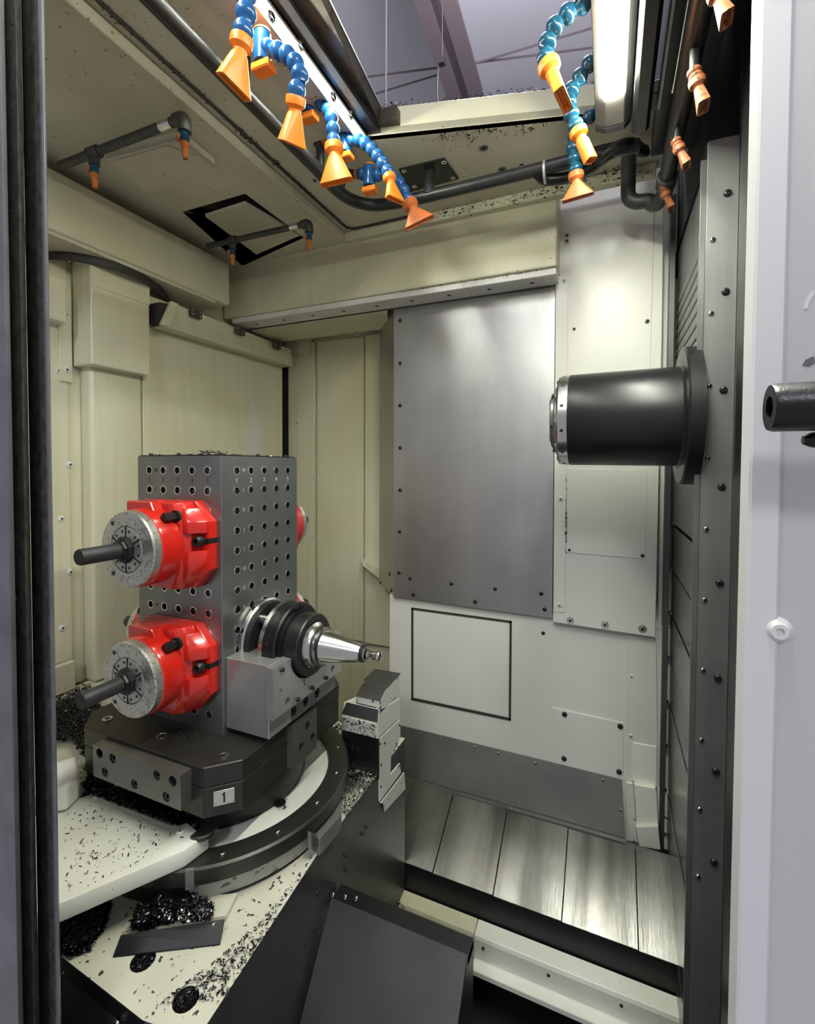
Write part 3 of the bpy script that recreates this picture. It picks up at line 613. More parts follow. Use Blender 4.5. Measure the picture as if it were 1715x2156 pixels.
place_copy(c1, (TX0, 1.005, 1.115), -PI / 2, 'red chuck peeking out left of the block behind the lower chuck')

# ================================================================ TOOL HOLDER ON ITS CRADLE
ty, tz = 1.010, 1.145
fx = thing('cradle_fixture', (-0.78, 1.01, 0.963), 'bright aluminium cradle block bolted to the right side of the tooling block', 'fixture')
blk = obj('block', box(-0.849, -0.719, 0.870, 0.955, 0.963, 1.137, .0015), 'aluminium', fx)
cbs = [W(px, py, x=-.719) for px, py in ((618, 1497), (643, 1477), (667, 1459))]
lowb = obj('lower_block', holed_prism((-.719, 0, 0), (0, 1, 0), (0, 0, 1), (1, 0, 0), [(.955, .963), (1.160, .963), (1.160, 1.052), (.955, 1.052)], [(p.y, p.z, .012) for p in cbs], .13), 'steel', fx)
for p in cbs: hw('sunk_screw', 'counterbore', lowb, p, NX, .012)
obj('far_block', box(-0.849, -0.719, 1.085, 1.160, 1.052, 1.120, .0015), 'aluminium', fx)
th = [(y, z) for y, z in [(0.862, 1.016), (1.163, 1.016), (1.163, 1.128), (1.098, 1.128)]]
yzp = [(y, z) for y, z in th]
for k in range(1, 15):
    a = math.radians(-11) + (math.radians(-173) - math.radians(-11)) * k / 15
    yzp.append((ty + .084 * math.cos(a), tz + .084 * math.sin(a)))
yzp += [(0.930, 1.137), (0.862, 1.137)]
ph = [(W(px, py, x=-.700), r) for px, py, r in ((605, 1478, .0105), (700, 1408, .0095), (591, 1454, .004), (640, 1432, .004), (641, 1440, .004))]
pl = obj('front_plate', holed_prism((-0.700, 0, 0), (0, 1, 0), (0, 0, 1), (1, 0, 0), yzp, [(p.y, p.z, r) for p, r in ph], .019), 'aluminium', fx)
for p, r in ph: hw('bright_bore', 'hole', pl, (-.700, p.y, p.z), NX, r)
for px, py in ((592, 1410), (625, 1472), (685, 1427), (656, 1448)): hw('cap_screw', 'screw', pl, W(px, py, x=-.700), NX, 0.0052)
tl = thing('tool_holder', (-0.7, ty, tz), 'large black tool holder with a shiny taper and pull stud resting in the aluminium cradle', 'tool holder')
A = Vector((-0.849, ty, tz)); ax = (1, 0, 0)
obj('back_disc', lathe(A, ax, [(.001, .100), (.004, .102), (.012, .102), (.016, .098)], 64), 'bright_steel', tl, smooth=30)
obj('back_plate', lathe(A, ax, [(.016, .096), (.030, .094)], 56), 'black_oxide', tl, smooth=30)
prof = []
for k in range(9): prof += [(.030 + k * .004, .055), (.032 + k * .004, .060)]
obj('threaded_barrel', lathe(A, ax, prof + [(.066, .055)], 48), 'steel', tl, smooth=20)
for a in (0.9, 2.2, 3.5, 5.0): obj('spacer_post', lathe(A + Vector((.02, .078 * math.cos(a), .078 * math.sin(a))), ax, [(0, .013), (.05, .013)], 20), 'bright_steel', tl, smooth=30)
obj('clamp_ring', lathe(A, ax, [(.062, .099), (.064, .1015), (.076, .1015)], 64), 'bright_steel', tl, smooth=30)
hb = obj('bearing_housing', lathe(A, ax, [(.076, .101), (.092, .101), (.0925, .1005), (.108, .1005), (.112, .097), (.1125, .087), (.122, .087), (.1225, .0785)], 64), 'black_satin', tl, smooth=30)
nose = obj('nose_sleeve', lathe(A, ax, [(.12, .0785), (.158, .0785), (.162, .0755), (.163, .060), (.160, .058)], 64), 'black_oxide', tl, smooth=30)
for k in range(10):
    a = 2 * PI * k / 10 + .2; hw('dark_hole', 'hole', nose, A + Vector((.1626, .068 * math.cos(a), .068 * math.sin(a))), ax, 0.0032)
for a in (2.9, 4.0): hw('dark_hole', 'hole', hb, A + Vector((.09, .1012 * math.cos(a), .1012 * math.sin(a))), (0, math.cos(a), math.sin(a)), 0.0045)
for dy in (-.014, .010): hw('cap_screw', 'screw', hb, A + Vector((.114, dy, .092)), (0.2, 0, 1), 0.0075)
for dy in (-.096, -.090): hw('cap_screw', 'screw', hb, A + Vector((.118, dy, -.045)), (.3, -1, .2), 0.0055)
obj('flange_hub', lathe(A, ax, [(.160, .058), (.164, .057), (.170, .050), (.176, .047), (.180, .047), (.181, .041), (.186, .041), (.187, .048), (.194, .048), (.196, .042)], 56), 'bright_steel', tl, smooth=30)
obj('drive_lug', box(A.x + .176, A.x + .196, ty + .042, ty + .060, tz - .012, tz + .012, .001), 'bright_steel', tl)
obj('taper', lathe(A, ax, [(.194, .040), (.198, .0385), (.297, .0215), (.300, .0205)], 48), 'bright_steel', tl, smooth=30)
obj('end_ring', lathe(A, ax, [(.300, .0212), (.308, .0205), (.309, .017)], 40), 'black_oxide', tl, smooth=30)
obj('pull_stud', lathe(A, ax, [(.305, .018), (.313, .0175), (.317, .011), (.333, .0095), (.338, .0115), (.344, .0128), (.350, .0115), (.354, .007), (.354, .003), (.350, 0)], 32), 'bright_steel', tl, smooth=30)

# ================================================================ PALLET
PX0, PX1, PY0, PY1 = -1.250, -0.736, 0.746, 1.268
def oct_plan(x0, x1, y0, y1, c, z): return [(x0 + c, y0, z), (x1 - c, y0, z), (x1, y0 + c, z), (x1, y1 - c, z), (x1 - c, y1, z), (x0 + c, y1, z), (x0, y1 - c, z), (x0, y0 + c, z)]
pa = thing('pallet', (-0.993, 1.007, 0.836), 'dark steel chamfered machine pallet with a number 1 plate', 'pallet')
up = obj('upper_plate', prism(oct_plan(PX0, PX1, PY0, PY1, .058, .904), (0, 0, .046), .002), 'pallet_steel', pa)
lo = obj('lower_plate', prism(oct_plan(PX0 + .001, PX1 - .001, PY0 + .001, PY1 - .001, .058, .836), (0, 0, .0665), .0015), 'pallet_steel', pa)
for px, py, r in ((470, 1591, .012), (340, 1549, .013), (226, 1513, .013)): hw('flush_steel', 'cap_screw', up, W(px, py, z=.9505), NZ, r)
yb = 0.717
c = onY([(195.6, 1567.5), (379.8, 1635.3), (380.4, 1706.8), (195.6, 1633)], yb)
def bc_(cx, cy): return (120 + .21 * cx, 1460 + .21 * cy)
fs_ = [W(*bc_(*q), y=yb) for q in ((558, 650), (480, 790), (775, 910), (1000, 820), (1095, 1037))]; fh_ = [W(*bc_(*q), y=yb) for q in ((425, 600), (1157, 880))]
fb = obj('edge_locator', holed_prism((0, yb, 0), (1, 0, 0), (0, 0, 1), (0, -1, 0), [(c[0].x, c[3].z), (c[1].x, c[3].z), (c[1].x, c[0].z), (c[0].x, c[0].z)], [(p.x, p.z, .0112) for p in fs_] + [(p.x, p.z, .0115) for p in fh_], PY0 - yb), 'block_steel', pa)
for p in fs_: hw('sunk_screw', 'cap_screw', fb, p, NY, .0112)
for p in fh_: hw('bore', 'hole', fb, p, NY, .0115)
rs_ = [W(px, py, x=-.716) for px, py in ((647, 1527), (658, 1551), (634, 1572))]
rb = obj('edge_locator', holed_prism((-.716, 0, 0), (0, 1, 0), (0, 0, 1), (1, 0, 0), [(.958, .842), (1.062, .842), (1.062, .950), (.958, .950)], [(p.y, p.z, .0105) for p in rs_], .02), 'block_steel', pa)
for p in rs_: hw('sunk_screw', 'cap_screw', rb, p, NX, .0105)
# number plate on the chamfered corner
pm = (Vector((PX1 - .058, PY0, 0)) + Vector((PX1, PY0 + .058, 0))) / 2; rt = Vector((1, 1, 0)).normalized(); nn = Vector((1, -1, 0)).normalized()
# the plate sits on the chamfer just right of the front corner
pc = Vector((-0.7645, 0.7755, 0.8765)) + nn * .0006
npb = obj('number_plate', prism([pc + rt * s * .0215 + NZ * u * .0165 for s, u in ((-1, -1), (1, -1), (1, 1), (-1, 1))], nn * .0012, .0004), 'number_plate', pa)
obj('numeral', prism([pc + nn * .0012 + rt * s + NZ * u for s, u in ((.0022, -.011), (.0022, .011), (-.0005, .011), (-.0045, .0065), (-.0045, .004), (-.0015, .0065), (-.0015, -.011))], nn * .0004), 'ink', npb)
for s in (-1, 1):
    for u in (-1, 1): hw('rivet', 'rivet', npb, pc + nn * .0012 + rt * s * .0175 + NZ * u * .0125, nn, 0.0016)
chips('pallet_chips', [Vector((-0.96 + random.gauss(0, .035), 0.83 + random.gauss(0, .012), .9515)) for _ in range(90)] + [Vector((random.uniform(-1.18, -.8), random.uniform(.76, .85), .951)) for _ in range(25)], 0.005, 'chip', 'dark metal chips scattered on the pallet in front of the block')

# ================================================================ ROTARY TABLE
RC = Vector((-0.993, 1.010, 0))
rt_ = thing('rotary_table', (RC.x, RC.y, 0.62), 'dark round rotary table ring under the pallet', 'rotary table')
obj('hub', lathe(RC + Vector((0, 0, .70)), (0, 0, 1), [(0, .225), (.110, .225), (.128, .20), (.134, .20)], 64), 'black_oxide', rt_, smooth=30)
inner = obj('cream_deck', lathe(RC + Vector((0, 0, .70)), (0, 0, 1), [(0, .305), (.031, .305), (.031, 0)], 72, caps=False), 'bright_white', rt_)
ring = obj('outer_ring', lathe(RC + Vector((0, 0, .70)), (0, 0, 1), [(.02, .292), (.043, .294), (.046, .300), (.046, .346), (.042, .351), (.008, .349), (.0, .30)], 96, caps=False), 'pallet_steel', rt_, smooth=30)
obj('skirt', lathe(RC + Vector((0, 0, .651)), (0, 0, 1), [(0, .325), (.006, .322), (.059, .334), (.064, .340)], 96, caps=False), 'pallet_steel', rt_, smooth=30)
for k in range(16):
    a = -PI / 2 + .38 * (k - 4) ; hw('button_steel', 'screw', ring, RC + Vector((.323 * math.cos(a), .323 * math.sin(a), .746)), NZ, 0.006)
for px, py, r in ((588, 1690, .017), (601, 1659, .0105)): hw('dark_hole', 'hole', inner, W(px, py, z=.732), NZ, r)
chips('deck_chips', [W(588 + random.gauss(4, 7), 1694 + random.gauss(0, 5), z=.735) for _ in range(60)], 0.005, 'chip', 'few dark chips in the bright hole of the cream deck under the pallet')
# curved guard clipped to the skirt
gv = []; gf = []
for k in range(15):
    a = math.radians(-58 + k * 3.6)
    for (r, z) in ((.3235, .662), (.3305, .662), (.3415, .706), (.332, .706)): gv.append(RC + Vector((r * math.cos(a), r * math.sin(a), z)))
for k in range(14):
    for j in range(4): gf.append((4 * k + j, 4 * k + (j + 1) % 4, 4 * k + 4 + (j + 1) % 4, 4 * k + 4 + j))
gf += [(0, 1, 2, 3), (56, 57, 58, 59)]
gd = obj('ring_guard', (gv, gf), 'guard_grey', rt_)
cl = obj('clip', prism([W(655, 1752, x=-.640), W(668, 1758, x=-.640), W(669, 1785, x=-.640), W(656, 1790, x=-.640)], (-.012, 0, 0), .001), 'steel', rt_)
hw('cap_screw', 'screw', cl, W(661, 1766, x=-.640), NX, .003)
hw('cap_screw', 'screw', cl, W(661, 1778, x=-.640), NX, .003)
obj('corner_plate', prism(onZ([(652, 1750), (690, 1690), (716, 1640), (719, 1700), (716, 1716), (672, 1766)], .695), (0, 0, -.045), .002), 'steel_strip', rt_)
obj('joint_strap', prism([RC + Vector((.3535 * math.cos(a), .3535 * math.sin(a), z)) for a, z in ((-1.02, .705), (-.97, .705), (-.97, .747), (-1.02, .747))], (-.004, .006, 0)), 'steel_strip', rt_)

# ================================================================ WHITE TABLE COVER (left) with its gasket
zc = 0.785
tc = thing('table_cover', (-1.0, 0.65, 0.72), 'white painted cover plate sprinkled with chips in front of the pallet', 'cover plate')
outl = [(60, 1725), (128, 1692), (190, 1672), (363, 1741), (394, 1731), (414, 1748), (440, 1752), (418, 1768), (388, 1790), (131, 1900), (60, 1930)]
obj('plate', prism(onZ(outl, zc), (0, 0, -.0375), .003, 2), 'bright_white', tc, smooth=30)
obj('rear_lip', prism(onZ([(189, 1672), (363, 1741), (372, 1737), (198, 1668)], zc + .003), (0, 0, -.03)), 'cream', tc)
gk = W(425, 1742, z=zc + .006)
obj('corner_wiper', prism([gk + Vector((.032 * math.cos(a), .030 * math.sin(a), 0)) for a in [math.radians(-100 + 18 * k) for k in range(12)]], (0, 0, -.012), .002), 'pallet_steel', tc)
hw('cap_screw', 'screw', tc, W(410, 1738, z=zc + .006), NZ, .005)
hw('button_cream', 'screw', tc, W(379, 1754, z=zc + .0), NZ, .008)
hw('button_cream', 'screw', tc, W(204, 1680, z=zc + .0), NZ, .008)

# ================================================================ SADDLE / BED
ZB = 0.65
sd = thing('saddle', (-0.9, 1.1, 0.0), 'cream casting under the rotary table with a tall dark side wall', 'machine bed')
bp = onZ([(667, 1800), (437, 2154), (415, 2188), (300, 2148), (135, 2018), (60, 1970)], ZB)
bp = [bp[0], bp[1], bp[2], bp[3], bp[4], bp[5], Vector((-1.45, .75, ZB)), Vector((-1.45, 1.50, ZB)), Vector((-.643, 1.50, ZB))]
hl = [W(301, 2022, z=ZB), W(391, 2104, z=ZB)]
deck = holed((0, 0, ZB), (1, 0, 0), (0, 1, 0), [(p.x, p.y) for p in bp], [(h.x, h.y, .0225) for h in hl])
bed = obj('deck', deck, 'bed_paint', sd)
bl = [Vector((p.x, p.y, ZB - .0005)) for p in bp]
vs = bl + [Vector((p.x, p.y, -.12)) for p in bl]; n = len(bl)
obj('side_wall', (vs, [(i, (i + 1) % n, n + (i + 1) % n, n + i) for i in range(n)]), 'steel_dark', sd)
for h in hl: hw('bore', 'drain_hole', bed, (h.x, h.y, ZB), NZ, .0225)
wall = sd.children[1]
for px, py in ((700, 1905), (640, 1990), (592, 2003), (600, 1960), (668, 1880), (727, 1830), (726, 1800), (770, 1742), (762, 1755), (532, 2064), (602, 2090), (660, 1955), (604, 2062)):
    hw('button_dark', 'screw', wall, W(px, py, x=-.6415), NX, .0055)
rampq = onZ([(254, 1968), (473, 1934)], ZB + .022) + onZ([(463, 1988), (237, 2014)], ZB + .003)
rp = obj('ramp_plate', prism(rampq, (0, 0, -.0028), .0008), 'black_satin', sd)
hw('button_steel', 'screw', rp, W(449, 1945, z=ZB + .018), NZ, .005)
obj('ramp_block', prism(onZ([(258, 1962), (476, 1928), (500, 1880), (300, 1900)], ZB + .012), (0, 0, -.012)), 'bed_paint', sd)
lg = obj('edge_angle', prism([W(135, 2018, z=ZB + .002), W(300, 2148, z=ZB + .002), W(300, 2153, z=ZB), W(135, 2024, z=ZB)], (0, 0, -.03)), 'black_satin', sd)
for px, py in ((139, 2050), (247, 2155)): hw('button_steel', 'screw', lg, W(px, py, z=ZB - .03), NY, .007)
# ledge full of chips on the far left, with the white guide block on it
led = thing('chip_ledge', (-1.45, 1.0, 0.7), 'cream sloping ledge buried in chips left of the pallet', 'ledge')
obj('ledge_plate', prism([(-1.642, 0.5, .86), (-1.27, 0.5, .80), (-1.27, 1.5, .80), (-1.642, 1.5, .86)], (0, 0, -.05)), 'cream', led)
obj('corner_panel', box(-1.642, -1.62, .80, .99, .86, .955, .003), 'cream', led)
gb = thing('guide_block', (-1.2, .75, .78), 'small white chamfered guide block beside the chip pile', 'block')
obj('block', prism(onZ([(100, 1610), (160, 1590), (166, 1630), (140, 1655), (100, 1660)], .85), (0, 0, -.06), .006, 2), 'bright_white', gb)
obj('block_foot', prism(onZ([(90, 1625), (190, 1580), (184, 1640), (130, 1670), (90, 1670)], .80), (0, 0, -.03), .004), 'cream', gb)

# ---- stepped guard at the rear right of the saddle
sg = thing('stepped_guard', (-0.69, 1.45, ZB), 'stepped dark-topped guard block with flaking white paint beside the way cover', 'guard')
x1 = -0.640
def cpx(cx, cy): return (690 + .16694 * cx, 1380 + .16694 * cy)
def gx(*pts): return [W(*cpx(*p), x=x1) for p in pts]
lowp = gx((650, 1860), (640, 1060), (915, 790), (920, 1000), (860, 1130), (800, 1280), (795, 1490), (910, 1350), (930, 1480))
y0 = lowp[1].y; tw = W(*cpx(195, 1150), y=y0).x
body = obj('body', prism(lowp, (tw - x1, 0, 0), .003), 'white_paint', sg)
fsk = obj('front_skin', box(tw - .001, x1 + .0005, y0 - .005, y0 + .004, W(*cpx(640, 1560), x=x1).z, W(*cpx(640, 1062), x=x1).z), 'black_satin', sg)
midp = gx((632, 1062), (622, 850), (640, 690), (910, 540), (915, 785))
obj('middle_step', prism(midp, (tw - x1, 0, 0), .003), 'white_paint', sg)
mc = [midp[0].y, midp[1].y]
obj('flaked_front', prism([(x1 - .004, midp[0].y - .003, midp[0].z + .004), (x1 - .004, midp[1].y - .003, midp[1].z - .004), (tw + .004, midp[1].y - .003, midp[1].z - .004), (tw + .004, midp[0].y - .003, midp[0].z + .004)], (0, .004, 0)), 'speckled_white', sg)
obj('middle_top', prism([midp[1], midp[2], (tw + .012, midp[2].y, midp[2].z), (tw, midp[1].y, midp[1].z)], (0, -.001, .002)), 'steel_dark', sg)
upp = gx((662, 738), (655, 580), (725, 435), (908, 242), (900, 480))
tu = W(*cpx(357, 500), y=upp[1].y).x
obj('upper_step', prism(upp, (tu - x1, 0, 0), .003), 'flaked_white', sg)
obj('upper_slope', prism([upp[1], upp[2], (tu, upp[2].y, upp[2].z), (tu, upp[1].y, upp[1].z)], (0, -.001, .002)), 'steel_dark', sg)
obj('upper_top', prism([upp[2] + Vector((.001, 0, 0)), upp[3] + Vector((.001, .004, 0)), (tu - .012, upp[3].y, upp[3].z), (tu - .012, upp[2].y + .03, upp[2].z), (tu, upp[2].y + .03, upp[2].z), (tu, upp[2].y, upp[2].z)], (0, 0, .004), .001), 'steel_dark', sg)
obj('upper_front', box(tu, x1 + .0005, upp[0].y - .002, upp[0].y + .002, upp[0].z, upp[1].z - .001), 'flaked_dark', sg)
obj('foot_plate', prism(gx((650, 1860), (950, 1470), (968, 1680), (705, 1970), (690, 1870)), (.004, 0, 0), .001), 'flaked_white', sg)
for p in ((655, 1115), (713, 1105), (865, 1115), (900, 880), (668, 1375), (662, 1655), (890, 1395)): hw('button_dark', 'screw', body, W(*cpx(*p), x=x1), NX, .004)
for p, r in (((243, 1135), .004), ((310, 1155), .0045), ((378, 1170), .0045), ((380, 1242), .003)): hw('dark_hole', 'hole', fsk, W(*cpx(*p), y=y0 - .005), NY, r)

# ================================================================ WAY COVERS
ns = (0, -.56, 1); ds = .335 - .56 * 1.75
wc = thing('rear_way_cover', (-0.4, 1.62, 0.2), 'sloping chip chute of worn steel plates below the rear wall', 'way cover')
xe = [-0.80, -0.5375, -0.328, -0.1135, 0.10, 0.30]
def sl(y): return .335 + .56 * (y - 1.75)
for i in range(5):
    a, b_ = xe[i] + .0012, xe[i + 1] - .0012; lift = .004 * (4 - i) * .5
    obj('plate', prism([(a, 1.742, sl(1.742) + lift), (b_, 1.742, sl(1.742) + lift), (b_, 1.50, sl(1.50) + lift), (a, 1.50, sl(1.50) + lift)], (0, .002, -.004), .0008), 'slat_steel', wc)
obj('under_tray', prism([(-.82, 1.74, sl(1.74) - .012), (.32, 1.74, sl(1.74) - .012), (.32, 1.51, sl(1.51) - .012), (-.82, 1.51, sl(1.51) - .012)], (0, 0, -.01)), 'void', wc)
obj('front_skirt', box(-.82, .34, 1.505, 1.515, -.14, sl(1.505) - .004), 'black_satin', wc)
rg = thing('bed_rail', (-0.3, 1.46, -0.1), 'long cream bed rail with a bolted joint in front of the steel chute', 'rail')
rz0 = .10
for a, b_, m in ((-0.80, -0.377, 'cream'), (-0.375, 0.36, 'bright_white')):
    y1_ = 1.50; y0_ = 1.452 if a < -.5 else 1.448
    s = obj('rail_section', prism([(a, y1_, rz0 + .005), (a, y0_, rz0), (a, y0_ - .004, rz0 - .012), (a, y0_ - .004, rz0 - .075), (a, y0_ - .035, rz0 - .082), (a, y0_ - .035, rz0 - .1), (a, y1_, rz0 - .1)], (b_ - a, 0, 0), .002), m, rg)
    for k in range(2 if a < -.5 else 3): hw('button_dark', 'screw', s, (a + .03 + k * .2, y0_ - .004, rz0 - .03), NY, .005)
chips('rail_chips', [Vector((-.665 + random.gauss(0, .018), 1.42 + random.gauss(0, .02), .06 + random.random() * .05)) for _ in range(200)], 0.009, 'chip', 'clump of dark chips caught between the saddle wall and the bed rail')
# front sloped cover
fz, fy = .50, 1.007
fc = thing('front_way_cover', (-0.47, 0.95, 0.1), 'dark smooth sloped steel cover in the lower middle foreground', 'way cover')
fx0, fx1 = -.636, -.276
t = 1.145
f1 = prism([(fx0, fy, fz), (fx1, fy, fz + .003), (fx1, fy - .36, fz - .36 * t), (fx0 + .02, fy - .36, fz - .36 * t)], (0, .004, -.004), .001)
obj('sloped_plate', f1, 'cover_steel', fc)
obj('back_strip', box(fx0, fx1, fy, fy + .05, fz - .03, fz - .004, .002), 'black_satin', fc)
obj('side_plate', prism([(fx1, fy, fz), (fx1, fy + .05, fz - .004), (fx1, fy + .05, -.14), (fx1, fy - .36, -.14), (fx1, fy - .36, fz - .36 * t)], (-.004, 0, 0)), 'black_satin', fc)
for px, py in ((700, 1884), (726, 1889), (749, 1892), (658, 1985)): hw('button_steel', 'screw', fc, WP(px, py, (0, -t, 1), fz - t * fy), (0, -.7, .7), .006)
fg = thing('sump_guard', (0.0, 1.2, -0.14), 'low black sump guard box right of the front cover', 'guard')
obj('guard_body', prism([(-.27, 1.25, -.02), (.36, 1.25, -.02), (.36, 1.10, -.10), (-.27, 1.10, -.10)], (0, 0, -.03), .004), 'black_satin', fg)
obj('guard_lip', box(-.27, .36, 1.25, 1.28, -.06, .0, .004), 'steel_dark', fg)

# ================================================================ COOLANT LINES
def bead_mesh(key, m, r):
    b = lathe((0, 0, 0), (0, 0, 1), [(-.95 * r, .50 * r), (-.8 * r, .66 * r), (-.5 * r, .88 * r), (-.1 * r, 1.0 * r), (.2 * r, .98 * r), (.45 * r, .84 * r), (.6 * r, .66 * r), (.95 * r, .60 * r)], 18); bmesh.ops.recalc_face_normals(b, faces=b.faces)
    me = bpy.data.meshes.new(key); b.to_mesh(me); b.free(); me.polygons.foreach_set('use_smooth', [True] * len(me.polygons)); me.set_sharp_from_angle(angle=math.radians(50)); me.materials.append(MATS[m]); HW[key] = me
bead_mesh('bead_blue', 'blue_plastic', 1.0); bead_mesh('bead_teal', 'teal_plastic', 1.0)
def tip_mesh(key, m, wide, thin, length, mouth=None):
    """collar -> neck -> flattened or round mouth, along +Z"""
    b = bmesh.new(); rings = []; n = 16
    secs = [(0, 1, 1, 2), (.2, 1.05, 1.05, 2), (.75, 1.0, 1.0, 2), (1.1, .62, .62, 2), (1.3, .6, .6, 2.2), (1.5, .75, .6, 3), (length, wide, thin, 8), (length + .02, wide * .9, thin * .5, 8), (length - .4, wide * .8, thin * .3, 8)]
    for z, a, c, e in secs:
        ring = []
        for k in range(n):
            t = 2 * PI * k / n; ct, st = math.cos(t), math.sin(t)
            ring.append(b.verts.new((a * math.copysign(abs(ct) ** (2 / e), ct), c * math.copysign(abs(st) ** (2 / e), st), z)))
        rings.append(ring)
    for a, c in zip(rings, rings[1:]):
        for k in range(n): b.faces.new((a[k], a[(k + 1) % n], c[(k + 1) % n], c[k]))
    b.faces.new(rings[0][::-1]); b.faces.new(rings[-1]); bmesh.ops.recalc_face_normals(b, faces=b.faces)
    me = bpy.data.meshes.new(key); b.to_mesh(me); b.free(); me.polygons.foreach_set('use_smooth', [True] * len(me.polygons)); me.set_sharp_from_angle(angle=math.radians(35)); me.materials.append(MATS[m]); HW[key] = me
tip_mesh('tip_fan', 'orange_plastic', 1.9, .5, 4.2); tip_mesh('tip_cone', 'orange_plastic', .62, .62, 4.2)
tip_mesh('tip_fan_shaded_grimy', 'orange_shaded_grimy', 1.5, .7, 3.8); tip_mesh('tip_cone_dirty', 'orange_dirty', .5, .5, 3.6); tip_mesh('tip_fan_wide_dirty', 'orange_dirty', 2.1, .5, 3.4)
def oriented(key, name, parent, pos, d, r, roll=0.0, wide=None):
    o = bpy.data.objects.new(name, HW[key]); COL.objects.link(o); o.parent = parent
    d, u, v = frame_for(d)
    if wide: u = (Vector(wide) - d * d.dot(Vector(wide))).normalized(); v = d.cross(u)
    R = Matrix((u, v, d)).transposed().to_4x4() @ Matrix.Rotation(roll, 4, 'Z')
    o.matrix_local = Matrix.Translation(Vector(pos) - ORG[parent.name]) @ R @ Matrix.Scale(r, 4); return o
def valve(parent, pos, d, r, bm_, om, up=NZ):
    """little shut-off valve: blue barrel with an orange lever"""
    v = obj('valve', lathe(Vector(pos) + up * r * 1.7, -up, [(0, r), (r * .2, r * 1.05), (r * 3.2, r * 1.05), (r * 3.4, r)], 18), bm_, parent, smooth=35)
    obj('lever_cap', lathe(Vector(pos) + up * r * 1.95, -up, [(0, r * .95), (r * .3, r * 1.1)], 18), om, v, smooth=35)
    p = Vector(pos) - up * r * 2.2
    obj('lever', box(p.x - r * 1.1, p.x + r * 1.5, p.y - r * .9, p.y + r * .9, p.z - r * .7, p.z + r * .25, r * .15), om, v)
def nozzle_line(label, pts, r, bead, tip, tipdir_px, plane, valve_at=None, roll=0.0, om='orange_plastic', start=None, tipscale=1.0, bmat='blue_plastic', group=None, wide=None):
    """chain of ball segments through pixels pts on the plane y=plane, nozzle tip at the end"""
    Pp = [W(p[0], p[1], y=plane) for p in pts]
    t = thing('coolant_nozzle', Pp[0], label, 'coolant nozzle', group)
    # resample to an even pitch
    path = smooth_path(Pp, 12); pitch = r * 1.62; out = [path[0]]; acc = 0
    for a, b_ in zip(path, path[1:]):
        seg = (b_ - a).length
        while acc + seg >= pitch:
            k = (pitch - acc) / seg; a = a.lerp(b_, k); out.append(a); seg = (b_ - a).length; acc = 0
        acc += seg
    for i, p in enumerate(out):
        d = (out[min(i + 1, len(out) - 1)] - out[max(i - 1, 0)]).normalized()
        oriented(bead, 'hose_segment', t, p, d, r)
    e = out[-1]; te = W(tipdir_px[0], tipdir_px[1], y=plane + (tipdir_px[2] if len(tipdir_px) > 2 else 0)); d = (te - e)
    L = 4.2 if 'wide' not in tip else 3.4
    oriented(tip, 'nozzle_tip', t, e + d.normalized() * r * .6, d, max(r * 1.08, (d.length - r * .6) / L) * tipscale, roll, wide)
    if valve_at: 
        vp = W(valve_at[0], valve_at[1], y=plane); valve(t, vp, None, r * .98, bmat, om)
    if start:
        a = W(start[0], start[1], y=plane)
        obj('threaded_adapter', lathe(a, Pp[0] - a, [(0, r * .75), ((Pp[0] - a).length * .3, r * .8), ((Pp[0] - a).length * .35, r * .65), ((Pp[0] - a).length * .6, r * .8), ((Pp[0] - a).length, r * .7)], 14), 'orange_dirty', t, smooth=30)
    return t
# main black manifold hose
HZ = 2.46
hx = -0.782
hpath = [(hx, .38, HZ), (hx, .7, HZ), (hx, .95, HZ), (hx, 1.15, HZ), (hx - .002, 1.27, HZ), (hx + .012, 1.34, HZ), (hx + .055, 1.39, HZ), (hx + .12, 1.410, HZ), (hx + .19, 1.416, HZ), (-.50, 1.418, HZ), (-.35, 1.418, HZ), (-.2, 1.418, HZ), (-.1, 1.418, HZ + .002), (-.02, 1.42, HZ + .006), (.06, 1.44, HZ + .012)]
mh = thing('manifold_hose', (hx, 1.3, HZ), 'black coolant manifold pipe bent across the ceiling with a tee', 'hose')
pipe = obj('pipe', tube(smooth_path(hpath, 6), .0185, 18), 'rubber', mh, smooth=60)
tp = W(903, 410, z=HZ)
obj('tee_stub', tube([tp, tp + Vector((0, .0, .03)), tp + Vector((0, .01, .08))], .0165, 18), 'rubber', mh, smooth=60)
cb = W(1147, 355, z=HZ)
obj('cable_tie', lathe((cb.x - .003, 1.418, HZ - .012), (1, 0, 0), [(0, .030), (.006, .030)], 20), 'number_plate', mh, smooth=40)
cable = thing('cable_loom', (-.15, 1.43, HZ - .03), 'black ribbed cable loom tied below the manifold pipe near the work light', 'cable')
obj('loom', tube(smooth_path([W(1132, 365, z=HZ - .012) + Vector((0, 0, 0)), W(1150, 378, z=HZ - .02), W(1200, 372, z=HZ - .02), W(1248, 350, z=HZ - .01), W(1280, 325, z=HZ), W(1320, 310, z=HZ + .02), W(1355, 318, z=HZ + .04)], 6), .016, 14), 'black_satin', cable, smooth=60)
obj('loom_branch', tube(smooth_path([W(1255, 345, z=HZ - .01), W(1290, 312, z=HZ), W(1330, 300, z=HZ + .02), W(1360, 322, z=HZ + .05)], 6), .012, 12), 'rubber', cable, smooth=60)
def elbow(px, py, px2, py2):
    a = W(px, py, z=HZ); y = a.y; b_ = W(px2, py2, y=y)
    obj('elbow', tube(smooth_path([Vector((hx, y, HZ)), Vector((hx, y, HZ)).lerp(b_, .4) + Vector((0, 0, .035)), b_ + Vector((-.012, 0, .004)), b_ + Vector((.008, 0, -.002))], 5), .0125, 14), 'rubber', mh, smooth=60)
    return y
r = .0165
yA = .70; 
